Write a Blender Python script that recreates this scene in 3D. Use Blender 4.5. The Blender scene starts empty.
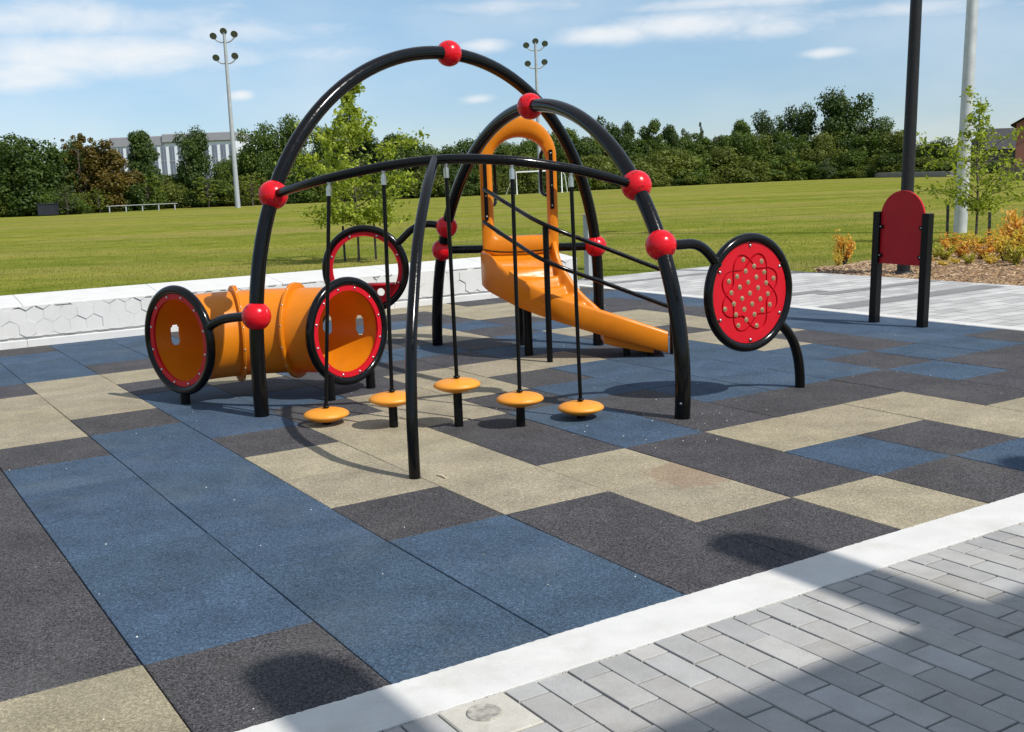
import bpy, math, random
import numpy as np
from mathutils import Vector, Matrix, Quaternion
R = math.radians
PI = math.pi
scene = bpy.context.scene
col = scene.collection

# ------------------------------------------------------------------ camera model
F, PITCH, ROLL, YAW = 1096.0, .1674, .0395, -1.0130
T = 0.64; H = 2.4016 * T; GU, GV, SV = -5.5998, 1.1643, .9469
fw = Vector((0, math.cos(PITCH), -math.sin(PITCH))); r0 = Vector((1, 0, 0)); u0 = r0.cross(fw)
rt = math.cos(ROLL) * r0 - math.sin(ROLL) * u0
upv = math.sin(ROLL) * r0 + math.cos(ROLL) * u0
CAM = Vector((0, 0, H))
e1 = Vector((math.cos(YAW), math.sin(YAW), 0)); e2 = Vector((-e1.y, e1.x, 0))
def ray(x, y): return fw + rt * ((x - 512) / F) + upv * ((366 - y) / F)
def G(x, y, z=0.0):
    d = ray(x, y); return CAM + d * ((z - H) / d.z)
def atd(x, d):
    """ground point seen in column x at depth d"""
    a, b = 100.0, 740.0
    for _ in range(60):
        m = (a + b) / 2; q = ray(x, m)
        if q.z >= -1e-6: a = m; continue
        if (H / -q.z) > d: a = m
        else: b = m
    q = ray(x, b); return CAM + q * (H / -q.z)
def zat(p, y):
    """height above ground point p that is seen at row y"""
    lo, hi = -1.0, 60.0
    for _ in range(60):
        m = (lo + hi) / 2
        v = Vector((p.x, p.y, m)) - CAM
        yy = 366 - F * v.dot(upv) / v.dot(fw)
        if yy > y: lo = m
        else: hi = m
    return lo
def UV(u, v, z=0.0): return e1 * u + e2 * v + Vector((0, 0, z))

cam = bpy.data.cameras.new('camera'); co = bpy.data.objects.new('camera', cam); col.objects.link(co)
cam.sensor_width = 36; cam.lens = F / 1024 * 36; cam.clip_end = 3000; cam.clip_start = .05
M = Matrix((rt, upv, -fw)).transposed().to_4x4(); M.translation = CAM
co.matrix_world = M
scene.camera = co

# ------------------------------------------------------------------ materials
def nt(m): return m.node_tree.nodes, m.node_tree.links
def mat(name, color, rough=.5, metal=0, spec=.5, coat=0):
    m = bpy.data.materials.new(name); m.use_nodes = True
    b = m.node_tree.nodes['Principled BSDF']
    b.inputs['Base Color'].default_value = (*color, 1); b.inputs['Roughness'].default_value = rough
    b.inputs['Metallic'].default_value = metal; b.inputs['Specular IOR Level'].default_value = spec
    b.inputs['Coat Weight'].default_value = coat; b.inputs['Coat Roughness'].default_value = .08
    return m
def node(N, t, **k):
    n = N.new(t)
    for a, v in k.items(): setattr(n, a, v)
    return n
def mixc(N, L, fac, a, b, mode='MIX'):
    n = N.new('ShaderNodeMix'); n.data_type = 'RGBA'; n.blend_type = mode
    for sock, val in ((n.inputs[0], fac), (n.inputs[6], a), (n.inputs[7], b)):
        if hasattr(val, 'is_linked') or hasattr(val, 'node'): L.new(val, sock)
        elif isinstance(val, (int, float)): sock.default_value = val
        else: sock.default_value = (*val, 1)
    return n.outputs[2]
def coords(N, L, scale=(1, 1, 1), rot=(0, 0, 0)):
    tc = N.new('ShaderNodeTexCoord'); mp = N.new('ShaderNodeMapping')
    mp.inputs['Scale'].default_value = scale; mp.inputs['Rotation'].default_value = rot
    L.new(tc.outputs['Object'], mp.inputs[0]); return mp.outputs[0]
def noise(N, L, vec, scale, detail=4, rough=.55, dist=0):
    n = N.new('ShaderNodeTexNoise'); n.inputs['Scale'].default_value = scale
    n.inputs['Detail'].default_value = detail; n.inputs['Roughness'].default_value = rough
    n.inputs['Distortion'].default_value = dist
    L.new(vec, n.inputs['Vector']); return n.outputs[0]
def ramp(N, L, fac, stops):
    r = N.new('ShaderNodeValToRGB'); e = r.color_ramp.elements
    while len(e) < len(stops): e.new(.5)
    for k, (p, c) in enumerate(stops):
        e[k].position = p; e[k].color = (*c, 1) if len(c) == 3 else c
    L.new(fac, r.inputs[0]); return r.outputs[0]
def g(v): return (v, v, v)
def bump(N, L, b, h, strength=.3, dist=.01):
    n = N.new('ShaderNodeBump'); n.inputs['Strength'].default_value = strength; n.inputs['Distance'].default_value = dist
    L.new(h, n.inputs['Height']); L.new(n.outputs[0], b.inputs['Normal'])

def granule(name, c, spread=.5, rough=.9, stain=None):
    # stain: (point, radius, colour) of one spill on the tiles
    m = mat(name, c, rough, spec=.25); N, L = nt(m); b = N['Principled BSDF']
    v = coords(N, L)
    vo = node(N, 'ShaderNodeTexVoronoi'); vo.inputs['Scale'].default_value = 200; L.new(v, vo.inputs['Vector'])
    sep = node(N, 'ShaderNodeSeparateColor'); L.new(vo.outputs['Color'], sep.inputs[0])
    base = ramp(N, L, sep.outputs[0], [(0, tuple(x * (1 - spread) for x in c)), (.45, tuple(x * .92 for x in c)), (.85, tuple(x * (1 + .45 * spread) for x in c)), (1, tuple(min(1, x * (1 + 1.2 * spread) + .012) for x in c))])
    f2 = noise(N, L, v, 60, 3)
    base = mixc(N, L, .55, base, ramp(N, L, f2, [(.3, g(.62)), (.7, g(1.3))]), 'MULTIPLY')
    # large dusty wear
    f3 = noise(N, L, v, 3.2, 5, .6)
    base = mixc(N, L, 1.0, base, ramp(N, L, f3, [(.28, g(.78)), (.5, g(1.0)), (.72, g(1.2))]), 'MULTIPLY')
    f4 = noise(N, L, v, 1.1, 6, .65, .4)
    dust = ramp(N, L, f4, [(.52, (0, 0, 0)), (.72, g(.34))])
    base = mixc(N, L, dust, base, tuple(x * .6 + d * .5 for x, d in zip(c, (.17, .17, .15))))
    # per tile tone
    at = node(N, 'ShaderNodeAttribute'); at.attribute_name = 'tone'
    base = mixc(N, L, 1.0, base, at.outputs['Color'], 'MULTIPLY')
    if stain:
        ds = node(N, 'ShaderNodeVectorMath'); ds.operation = 'DISTANCE'; L.new(v, ds.inputs[0]); ds.inputs[1].default_value = stain[0]
        mm = node(N, 'ShaderNodeMath'); mm.operation = 'MULTIPLY_ADD'; L.new(noise(N, L, v, 14, 4, .65), mm.inputs[0]); mm.inputs[1].default_value = -stain[1] * 2.2; L.new(ds.outputs['Value'], mm.inputs[2])
        base = mixc(N, L, ramp(N, L, mm.outputs[0], [(0, g(.3)), (stain[1] * .12, g(0))]), base, stain[2])
    L.new(base, b.inputs['Base Color'])
    bump(N, L, b, vo.outputs['Distance'], .35, .003)
    return m

def speck(name, c, s1=8, amt=.15, rough=.6, metal=0, spec=.5, coat=0, bs=0, tone=False, bscale=80, dirt=0):
    m = mat(name, c, rough, metal, spec, coat); N, L = nt(m); b = N['Principled BSDF']
    v = coords(N, L); f = noise(N, L, v, s1, 5, .6)
    base = ramp(N, L, f, [(.28, tuple(x * (1 - amt) for x in c)), (.72, tuple(min(1, x * (1 + amt)) for x in c))])
    if dirt:
        base = mixc(N, L, ramp(N, L, noise(N, L, v, 2.1, 7, .68, .5), [(.5, g(0)), (.68, g(dirt))]), base, tuple(x * k for x, k in zip(c, (.62, .58, .5))))
        base = mixc(N, L, ramp(N, L, noise(N, L, v, 70, 2, .5), [(.70, g(0)), (.76, g(dirt))]), base, tuple(x * .35 for x in c))
        base = mixc(N, L, 1.0, base, ramp(N, L, noise(N, L, v, 240, 2, .6), [(.3, g(1 - dirt * .3)), (.7, g(1 + dirt * .3))]), 'MULTIPLY')
    if tone:
        at = node(N, 'ShaderNodeAttribute'); at.attribute_name = 'tone'
        base = mixc(N, L, 1.0, base, at.outputs['Color'], 'MULTIPLY')
    L.new(base, b.inputs['Base Color'])
    fr = noise(N, L, v, s1 * 2.3, 3)
    L.new(ramp(N, L, fr, [(.3, g(max(0, rough - .08))), (.7, g(min(1, rough + .1)))]), b.inputs['Roughness'])
    if bs: bump(N, L, b, noise(N, L, v, bscale, 4), bs, .004)
    return m

def leafmat(name, c1, c2, trans=.35):
    m = bpy.data.materials.new(name); m.use_nodes = True; N, L = nt(m)
    b = N['Principled BSDF']; out = N['Material Output']
    at = node(N, 'ShaderNodeAttribute'); at.attribute_name = 'tone'
    sep = node(N, 'ShaderNodeSeparateColor'); L.new(at.outputs['Color'], sep.inputs[0])
    base = ramp(N, L, sep.outputs[0], [(0, c1), (1, c2)])
    L.new(base, b.inputs['Base Color']); b.inputs['Roughness'].default_value = .5; b.inputs['Specular IOR Level'].default_value = .25
    tr = node(N, 'ShaderNodeBsdfTranslucent')
    tc = mixc(N, L, 1.0, base, (1.15, 1.25, .5), 'MULTIPLY'); L.new(tc, tr.inputs['Color'])
    mx = node(N, 'ShaderNodeMixShader'); mx.inputs[0].default_value = trans
    L.new(b.outputs[0], mx.inputs[1]); L.new(tr.outputs[0], mx.inputs[2]); L.new(mx.outputs[0], out.inputs[0])
    return m

BLACK = speck('black_powder_coat', (.003, .003, .0034), 30, .25, .16, spec=.27)
BLACKM = speck('black_satin_steel', (.003, .003, .0033), 30, .25, .34, spec=.2)
RED = speck('red_connector_plastic', (.58, .004, .012), 14, .08, .22, spec=.34)
REDP = speck('red_panel_plastic', (.50, .004, .014), 9, .06, .42, spec=.28)
REDS = speck('red_sign_plastic', (.40, .006, .012), 5, .1, .5, spec=.3)
ORANGE = speck('orange_moulded_plastic', (.74, .235, .007), 5, .09, .34, spec=.4, bs=.05, bscale=260)
# moulded polyethylene lets a little light through
def see_through(m, c, f):
    N, L = nt(m); out = N['Material Output']; b = N['Principled BSDF']; tr = N.new('ShaderNodeBsdfTranslucent'); tr.inputs[0].default_value = (*c, 1)
    mx = N.new('ShaderNodeMixShader'); mx.inputs[0].default_value = f; L.new(b.outputs[0], mx.inputs[1]); L.new(tr.outputs[0], mx.inputs[2]); L.new(mx.outputs[0], out.inputs[0])
see_through(ORANGE, (.80, .22, .004), .22)
PODM = speck('orange_pod_plastic', (.70, .265, .020), 9, .08, .45, bs=.08, bscale=240)
STEEL = speck('bright_steel', (.62, .62, .61), 20, .1, .3, metal=1)
LENS = mat('clear_lens', (.20, .155, .075), .08, spec=.9, coat=.6)
LENSRIM = mat('lens_rim', (.36, .26, .14), .3)
GALV = speck('galvanised_steel', (.50, .51, .52), 3, .15, .5, metal=.35, bs=.05)
GALVF = speck('galvanised_steel_far', (.36, .38, .40), 3, .1, .55, metal=.2)
DARKPOLE = speck('dark_bronze_paint', (.012, .0115, .012), 10, .2, .45, spec=.3)
CONC = speck('pale_concrete', (.555, .55, .53), 6, .07, .8, spec=.2, bs=.12, bscale=120, dirt=.3)
WALLM = speck('white_precast_concrete', (.56, .555, .54), 4, .05, .75, spec=.2, bs=.05, bscale=90, dirt=.12)
CONC2 = speck('grey_concrete', (.44, .42, .37), 12, .12, .85, spec=.2, bs=.15, dirt=.4)
WHITE = speck('white_paint', (.78, .79, .80), 4, .05, .5)
TUBE_IN = None
TAN = granule('tan_rubber', (.285, .248, .172), .34, stain=(tuple(G(690, 474)), .20, (.20, .085, .05)))
BLUE = granule('blue_rubber', (.044, .074, .116), .5)
DARK = granule('charcoal_rubber', (.056, .0535, .057), .78)
JOINT = granule('dark_joint', (.02, .02, .02), .3)

# ------------------------------------------------------------------ object helpers
def tag(o, label=None, cat=None, group=None, kind=None):
    if label: o['label'] = label
    if cat: o['category'] = cat
    if group: o['group'] = group
    if kind: o['kind'] = kind
    return o
def empty(name, loc, label=None, cat=None, group=None):
    o = bpy.data.objects.new(name, None); o.empty_display_size = .2; col.objects.link(o)
    o.location = loc; return tag(o, label, cat, group)
def wloc(o):
    p = Vector((0, 0, 0))
    while o is not None: p += Vector(o.location); o = o.parent
    return p
class MB:
    def __init__(s): s.v = []; s.f = []; s.mi = []; s.sm = []; s.tone = None
    def add(s, vs, fs, mi=0, smooth=False):
        b = len(s.v); s.v.extend([tuple(v) for v in vs])
        for f in fs: s.f.append(tuple(b + i for i in f)); s.mi.append(mi); s.sm.append(smooth)
    def grid(s, rows, mi=0, smooth=True, cu=False, cv=False):
        n = len(rows); m = len(rows[0]); fs = []
        for i in range(n if cu else n - 1):
            for j in range(m if cv else m - 1):
                a = i * m + j; b = i * m + (j + 1) % m; i2 = (i + 1) % n
                fs.append((a, b, i2 * m + (j + 1) % m, i2 * m + j))
        s.add([p for r in rows for p in r], fs, mi, smooth)
    def tube(s, pts, r, n=14, mi=0, closed=False, caps=True, smooth=True):
        pts = [Vector(p) for p in pts]; k = len(pts); rr = r if isinstance(r, (list, tuple)) else [r] * k
        tg = []
        for i in range(k):
            if closed: t = pts[(i + 1) % k] - pts[i - 1]
            else: t = pts[min(i + 1, k - 1)] - pts[max(i - 1, 0)]
            tg.append(t.normalized())
        a = Vector((0, 0, 1)) if abs(tg[0].z) < .9 else Vector((1, 0, 0))
        nrm = (a - tg[0] * a.dot(tg[0])).normalized(); rows = []
        for i in range(k):
            nrm = (nrm - tg[i] * nrm.dot(tg[i])).normalized(); bn = tg[i].cross(nrm)
            rows.append([pts[i] + (nrm * math.cos(2 * PI * j / n) + bn * math.sin(2 * PI * j / n)) * rr[i] for j in range(n)])
        s.grid(rows, mi, smooth, cu=closed, cv=True)
        if caps and not closed:
            s.add(rows[0], [tuple(range(n - 1, -1, -1))], mi); s.add(rows[-1], [tuple(range(n))], mi)
    def lathe(s, prof, c, ax=Vector((0, 0, 1)), n=28, mi=0, smooth=True):
        ax = Vector(ax).normalized(); a = Vector((1, 0, 0)) if abs(ax.x) < .9 else Vector((0, 1, 0))
        x = (a - ax * a.dot(ax)).normalized(); y = ax.cross(x); c = Vector(c)
        rows = [[c + ax * z + (x * math.cos(2 * PI * j / n) + y * math.sin(2 * PI * j / n)) * max(r, 1e-5) for j in range(n)] for r, z in prof]
        s.grid(rows, mi, smooth, cv=True)
    def box(s, c, hx, hy, hz, ax=Vector((1, 0, 0)), ay=None, mi=0, bev=0):
        c = Vector(c); ax = Vector(ax).normalized(); az = Vector((0, 0, 1))
        if ay is None: ay = az.cross(ax).normalized()
        ay = Vector(ay).normalized(); az = ax.cross(ay)
        if bev <= 0:
            vs = [c + ax * (sx * hx) + ay * (sy * hy) + az * (sz * hz) for sx in (-1, 1) for sy in (-1, 1) for sz in (-1, 1)]
            s.add(vs, [(0, 1, 3, 2), (4, 6, 7, 5), (0, 4, 5, 1), (2, 3, 7, 6), (0, 2, 6, 4), (1, 5, 7, 3)], mi)
        else:
            lo = []; b = bev
            def ring(z, d): return [c + ax * (sx * (hx - d)) + ay * (sy * (hy - d)) + az * z for sx, sy in ((-1, -1), (1, -1), (1, 1), (-1, 1))]
            rows = [ring(-hz, b), ring(-hz + b, 0), ring(hz - b, 0), ring(hz, b)]
            s.grid(rows, mi, False, cv=True)
            s.add(rows[0], [(3, 2, 1, 0)], mi); s.add(rows[3], [(0, 1, 2, 3)], mi)
    def sphere(s, c, r, n=24, mi=0, ax=Vector((0, 0, 1)), seam=0):
        prof = []
        for i in range(n // 2 + 1):
            th = PI * i / (n // 2); prof.append((r * math.sin(th), -r * math.cos(th)))
        if seam:
            prof = [p for p in prof if abs(p[1]) > seam * 2.2]
            k = next(i for i, p in enumerate(prof) if p[1] > 0)
            prof[k:k] = [(r * .999, -seam * 2), (r, -seam), (r * .93, -seam * .6), (r * .93, seam * .6), (r, seam), (r * .999, seam * 2)]
        s.lathe(prof, c, ax, n, mi)
    def build(s, name, mats, parent=None, auto=None):
        off = wloc(parent) if parent is not None else Vector((0, 0, 0))
        me = bpy.data.meshes.new(name)
        V = np.array(s.v, dtype=np.float64) - np.array(off)
        me.from_pydata(V.tolist(), [], s.f)
        for m in (mats if isinstance(mats, (list, tuple)) else [mats]): me.materials.append(m)
        me.polygons.foreach_set('material_index', s.mi); me.polygons.foreach_set('use_smooth', s.sm)
        if s.tone is not None:
            a = me.color_attributes.new('tone', 'FLOAT_COLOR', 'POINT')
            a.data.foreach_set('color', np.asarray(s.tone, dtype=np.float32).ravel())
        me.update()
        o = bpy.data.objects.new(name, me); col.objects.link(o)
        if parent is not None: o.parent = parent
        return o
def thing(name, mb, mats, label, cat, group=None, kind=None):
    """a thing that is one mesh, origin at its base"""
    V = np.array(mb.v)
    c = Vector(((V[:, 0].min() + V[:, 0].max()) / 2, (V[:, 1].min() + V[:, 1].max()) / 2, V[:, 2].min()))
    mb.v = [(x - c.x, y - c.y, z - c.z) for x, y, z in mb.v]
    o = mb.build(name, mats); o.location = c
    return tag(o, label, cat, group, kind)
def structure(name, mb, mats):
    o = mb.build(name, mats); o['kind'] = 'structure'; return o
def inst(o, parent, loc, rot=None, name=None):
    c = o.copy(); col.objects.link(c); c.parent = parent
    c.location = Vector(loc) - (wloc(parent) if parent else Vector((0, 0, 0)))
    if rot is not None: c.rotation_mode = 'QUATERNION'; c.rotation_quaternion = rot
    return c
def copy_tree(o, parent=None):
    c = o.copy(); col.objects.link(c); c.parent = parent
    for ch in [x for x in bpy.data.objects if x.parent == o]: copy_tree(ch, c)
    return c
def catmull(P, n=10, closed=False):
    P = [Vector(p) for p in P]; k = len(P); out = []
    for i in range(k if closed else k - 1):
        if closed: a, b, c, d = P[i - 1], P[i], P[(i + 1) % k], P[(i + 2) % k]
        else: a, b, c, d = P[max(i - 1, 0)], P[i], P[i + 1], P[min(i + 2, k - 1)]
        for j in range(n):
            t = j / n
            out.append(.5 * ((2 * b) + (c - a) * t + (2 * a - 5 * b + 4 * c - d) * t * t + (3 * b - a - 3 * c + d) * t ** 3))
    if not closed: out.append(P[-1])
    return out

# ================================================================== SETTING
rng = random.Random(7)
# ---- lawn (one sheet to the horizon)
def lawn_material():
    m = mat('lawn_grass', (.2, .22, .05), .95, spec=.0); N, L = nt(m); b = N['Principled BSDF']
    v = coords(N, L)
    f1 = noise(N, L, v, .9, 6, .65)
    c = ramp(N, L, f1, [(.25, (.106, .134, .016)), (.5, (.168, .188, .030)), (.75, (.250, .232, .060))])
    # long streaks across the field (mowing and dry bands)
    v2 = coords(N, L, (.02, .30, 1), (0, 0, R(3)))
    f2 = noise(N, L, v2, 1.0, 5, .6, .3)
    c = mixc(N, L, .8, c, ramp(N, L, f2, [(.32, (.70, .80, .60)), (.5, (1.02, 1, 1)), (.66, (1.36, 1.20, 1.25))]), 'MULTIPLY')
    v3 = coords(N, L, (.05, .16, 1))
    f3 = noise(N, L, v3, 1.0, 4, .6)
    c = mixc(N, L, ramp(N, L, f3, [(.46, g(0)), (.68, g(.7))]), c, (.25, .21, .075))
    f4 = noise(N, L, v, 28, 3, .7)
    c = mixc(N, L, .7, c, ramp(N, L, f4, [(.3, g(.55)), (.7, g(1.35))]), 'MULTIPLY')
    L.new(c, b.inputs['Base Color']); bump(N, L, b, f4, .5, .05)
    return m
LAWN = lawn_material()
mb = MB(); xs = [-900, -300, -120, -60, -30, -15, 0, 15, 30, 60, 120, 300, 900]; ys = [-400, -100, -40, -10, 0, 10, 20, 30, 50, 80, 120, 180, 300, 900]
mb.grid([[Vector((x, y, -.03)) for x in xs] for y in ys], smooth=False)
structure('lawn', mb, LAWN)

# ---- rubber tiles
CM = {}
def row(j, i0, s):
    for k, ch in enumerate(s): CM[(i0 - k, j)] = ch
row(-3, 0, 'DDDTTDDBBDDTTBB'); row(-2, 0, 'TTDDDDDBBDDTTBB')
row(-1, 0, 'TDDDDDDTTTDDBBB')
row(0, 0, 'DBBBBBDTTTDBBBD')
row(1, 0, 'BBBBBBBDTTTBBBD')
row(2, 0, 'BBDTTDBBBDTDBBB')
row(3, 0, 'DDTTTTDBDTDDBBB')
row(4, 0, 'DTTDDTTDDBTDBBD')
row(5, 0, 'TDDBBDTTDBTTDBD')
row(6, 0, 'DBTDDBDTDBDTBBD')
row(7, 0, 'BDTDBBBTBDTTBDT')
row(8, 0, 'DTTDBBBDBBDBDDT')
row(9, 0, 'DTDDBBBBDTBDTTT')
row(10, 0, 'TDDBDBTTDTTTTTD')
row(11, 0, 'TDDDBDDTTTTDTBD')
row(12, 0, 'DTDDBBBBBDDDDBB')
row(13, 0, 'BDDDDBBBBBBBBBD')
MI = {'T': 0, 'B': 1, 'D': 2}
U = lambda i: (i + GU) * T
V_ = lambda j: (j * SV + GV) * T
mb = MB(); tone = []; gap = .0022; b = .006
for j in range(-3, 14):
    for i in range(0, -15, -1):
        ch = CM.get((i, j), 'D')
        ua, ub, va, vb = U(i) + gap * .6, U(i + 1) - gap * .6, V_(j) + gap, V_(j + 1) - gap
        if i == 0: ub -= .002
        dz = rng.uniform(-.0012, .0012); tl = [rng.uniform(-.0010, .0010) for _ in range(4)]
        def rg(z, d): return [UV(u, w, z + dz + t) for (u, w), t in zip(((ua + d, va + d), (ub - d, va + d), (ub - d, vb - d), (ua + d, vb - d)), tl)]
        rows = [rg(-.028, 0), rg(-b * .7, 0), rg(-b * .2, b * .25), rg(0, b)]
        n0 = len(mb.v); mb.grid(rows, MI[ch], False, cv=True); mb.add(rows[-1], [(0, 1, 2, 3)], MI[ch])
        k = rng.uniform(.95, 1.06); tone += [(k, k, k * rng.uniform(.97, 1.03), 1)] * (len(mb.v) - n0)
n0 = len(mb.v)
mb.grid([[UV(u, w, -.012) for w in (V_(-3), V_(14))] for u in (U(-14), U(1) - .001)], 3, False); tone += [(1, 1, 1, 1)] * (len(mb.v) - n0)
mb.tone = tone
structure('rubber_surface', mb, [TAN, BLUE, DARK, JOINT])

# ---- concrete kerb band (front) and edge band beside the plaza
KU0, KU1 = U(1), -2.697
def slab_strip(u0_, u1_, v0_, v1_, z, th, mbx, mi=0, bev=.006, n=1, along='v', jit=0):
    for k in range(n):
        if along == 'v':
            a = v0_ + (v1_ - v0_) * k / n + .002; c = v0_ + (v1_ - v0_) * (k + 1) / n - .002; cu = (u0_ + u1_) / 2
            mbx.box(UV(cu, (a + c) / 2, z - th / 2), (u1_ - u0_) / 2, (c - a) / 2, th / 2, e1, e2, mi, bev)
        else:
            a = u0_ + (u1_ - u0_) * k / n + .002; c = u0_ + (u1_ - u0_) * (k + 1) / n - .002; cv = (v0_ + v1_) / 2
            mbx.box(UV((a + c) / 2, cv, z - th / 2), (c - a) / 2, (v1_ - v0_) / 2, th / 2, e1, e2, mi, bev)
mb = MB()
# ragged inner lip of the cast band: many short segments
NS = 1100; v0_, v1_ = -3.2, 9.4
rows = []
r2 = random.Random(3)
off = [r2.gauss(0, .0016) + .0012 * math.sin(k * .05) for k in range(NS + 1)]
for k in range(NS + 1):
    w = v0_ + (v1_ - v0_) * k / NS; a = KU0 + off[k]; c = KU1 + r2.gauss(0, .0009)
    rows.append([UV(a + .002, w, -.06), UV(a, w, .002), UV(a + .003, w, .004), UV(c - .0012, w, .004), UV(c, w, .003), UV(c, w, -.06)])
mb.grid(rows, 0, False)
structure('concrete_kerb', mb, CONC)
mb = MB(); slab_strip(-13.72, -2.2, V_(14) + .002, V_(14) + .16, .004, .06, mb, n=8, along='u')
structure('concrete_edging', mb, CONC)

# ---- grey brick paving in front
PAV = speck('grey_paver', (.33, .325, .315), 9, .1, .85, spec=.25, bs=.2, tone=True, bscale=220, dirt=.38)
SAND = speck('joint_sand', (.075, .070, .062), 60, .5, .95)
mb = MB(); tone = []; BL, BW = .2345, .1174; V0 = 2.193 - 40 * BW
CV = (-2.697, -2.463, V0 + 33 * BW, V0 + 35 * BW)
for rw in range(0, 100):
    va = V0 + rw * BW
    if va < -2.2 or va > 9.2: continue
    u = -2.697; first = BL * (.83 if rw % 2 == 0 else .36) * rng.uniform(.95, 1.05); k = 0
    while u < 1.6:
        ln = first if k == 0 else BL
        ua, ub = u + .0035, u + ln - .0035; u += ln; k += 1
        if rw in (33, 34) and k <= (2 if rw % 2 else 1):
            if k == 1 and rw % 2 == 0: pass
            if ub < CV[1] + .06:
                if ua < CV[1] - .01: 
                    if ub <= CV[1] + .01 or True: ua2 = max(ua, CV[1] + .004)
                    if ub - ua2 < .02: continue
                    ua = ua2
        if rw in (33, 34) and ua < CV[1]: ua = CV[1] + .004
        if ub - ua < .015: continue
        dz = rng.gauss(0, .0011); bv = .0026; d0 = rng.uniform(-.0012, .0012); d1 = rng.uniform(-.0012, .0012)
        tl = [rng.gauss(0, .0006) for _ in range(4)]
        def rg(z, d): return [UV(a, w, z + dz + t) for (a, w), t in zip(((ua + d + d0, va + .0032 + d), (ub - d + d0, va + .0032 + d + d1), (ub - d + d0, va + BW - .0032 - d + d1), (ua + d + d0, va + BW - .0032 - d)), tl)]
        rows = [rg(-.03, 0), rg(-bv, 0), rg(-bv * .25, bv * .35), rg(0, bv)]
        n0 = len(mb.v); mb.grid(rows, 0, False, cv=True); mb.add(rows[-1], [(0, 1, 2, 3)], 0)
        q = rng.gauss(1, .075); h_ = rng.uniform(-.015, .02); tone += [(q + h_, q, q - h_, 1)] * (len(mb.v) - n0)
n0 = len(mb.v); mb.grid([[UV(u, w, -.010) for w in (-2.3, 9.2)] for u in (-2.699, 1.7)], 1, False); tone += [(1, 1, 1, 1)] * (len(mb.v) - n0)
mb.tone = tone
structure('brick_paving', mb, [PAV, SAND])
# weeds / sand blown in the joints
mb = MB()
for _ in range(1500):
    if rng.random() < .45: u, w = -2.697 + rng.gauss(0, .004), rng.uniform(-1, 6)
    else:
        u = rng.uniform(-2.69, -1.2); w = V0 + round((rng.uniform(-1, 6) - V0) / BW) * BW + rng.gauss(0, .003)
    s_ = rng.uniform(.0015, .0045); p = UV(u, w, -.003); a = rng.uniform(0, 6)
    mb.add([p + Vector((math.cos(a) * s_, math.sin(a) * s_, 0)), p + Vector((math.cos(a + 2) * s_, math.sin(a + 2) * s_, 0)), p + Vector((math.cos(a + 4) * s_, math.sin(a + 4) * s_, 0)), p + Vector((0, 0, s_ * 1.2))], [(0, 1, 3), (1, 2, 3), (2, 0, 3)], rng.choice((0, 0, 1)))
o = mb.build('joint_grit', [speck('joint_debris', (.10, .085, .05), 30, .4), speck('pale_grit', (.42, .38, .30), 30, .3)])
tag(o, 'sandy grit and moss lying in the joints of the grey pavers', 'grit', kind='stuff')

# concrete square with a round metal disc
t = empty('utility_cover', UV(-2.58, (CV[2] + CV[3]) / 2, 0), 'tan concrete square with a round metal disc set among the grey pavers', 'cover')
mb = MB(); mb.box(UV((CV[0] + CV[1]) / 2, (CV[2] + CV[3]) / 2, -.028), (CV[1] - CV[0]) / 2 - .004, (CV[3] - CV[2]) / 2 - .004, .03, e1, e2, 0, .004)
mb.build('concrete_block', CONC2, t)
mb = MB(); mb.lathe([(.052, .0005), (.052, .0055), (.048, .007), (.044, .0055), (.02, .0055), (.0, .0058)], UV(-2.61, 1.485, .0), n=32)
mb.build('metal_disc', speck('weathered_disc', (.30, .285, .25), 40, .45, .7, spec=.3, dirt=.5), t)

# ---- plaza of pale pavers beyond the rubber
def plaza_mat():
    m = mat('pale_pavers', (.62, .61, .58), .8, spec=.2); N, L = nt(m); b = N['Principled BSDF']
    v = coords(N, L, (1, 1, 1), (0, 0, -YAW - PI / 2))
    br = node(N, 'ShaderNodeTexBrick'); L.new(v, br.inputs['Vector'])
    br.inputs['Scale'].default_value = 1; br.inputs['Brick Width'].default_value = .4; br.inputs['Row Height'].default_value = .2
    br.inputs['Mortar Size'].default_value = .009; br.inputs['Mortar Smooth'].default_value = .1; br.inputs['Bias'].default_value = -.35
    br.inputs['Color1'].default_value = (.47, .465, .45, 1); br.inputs['Color2'].default_value = (.27, .265, .26, 1); br.inputs['Mortar'].default_value = (.20, .195, .185, 1)
    f = noise(N, L, coords(N, L), 2.5, 5)
    c = mixc(N, L, 1, br.outputs[0], ramp(N, L, f, [(.3, g(.85)), (.7, g(1.08))]), 'MULTIPLY')
    L.new(c, b.inputs['Base Color']); return m
PLZ = plaza_mat()
PLZD = speck('grey_paver_band', (.20, .195, .195), 3, .15, .85, spec=.2, bs=.1)
mb = MB(); va, vb = V_(14) + .163, 12.62
mb.grid([[UV(u, w, .0) for w in (va, vb)] for u in (-13.75, -1.5)], 0, False)
structure('plaza', mb, PLZ)
mb = MB()
for (ua, ub, a, c) in ((-8.56, -8.24, va + .02, 12.4), (-9.5, -9.28, 10.4, 12.58), (-9.78, -9.56, va + .02, 10.75), (-11.9, -11.65, 11.0, 12.58), (-12.9, -12.7, va + .05, 11.6)):
    mb.grid([[UV(u, w, .004) for w in (a, c)] for u in (ua, ub)], 0, False)
structure('plaza_bands', mb, PLZD)

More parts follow.
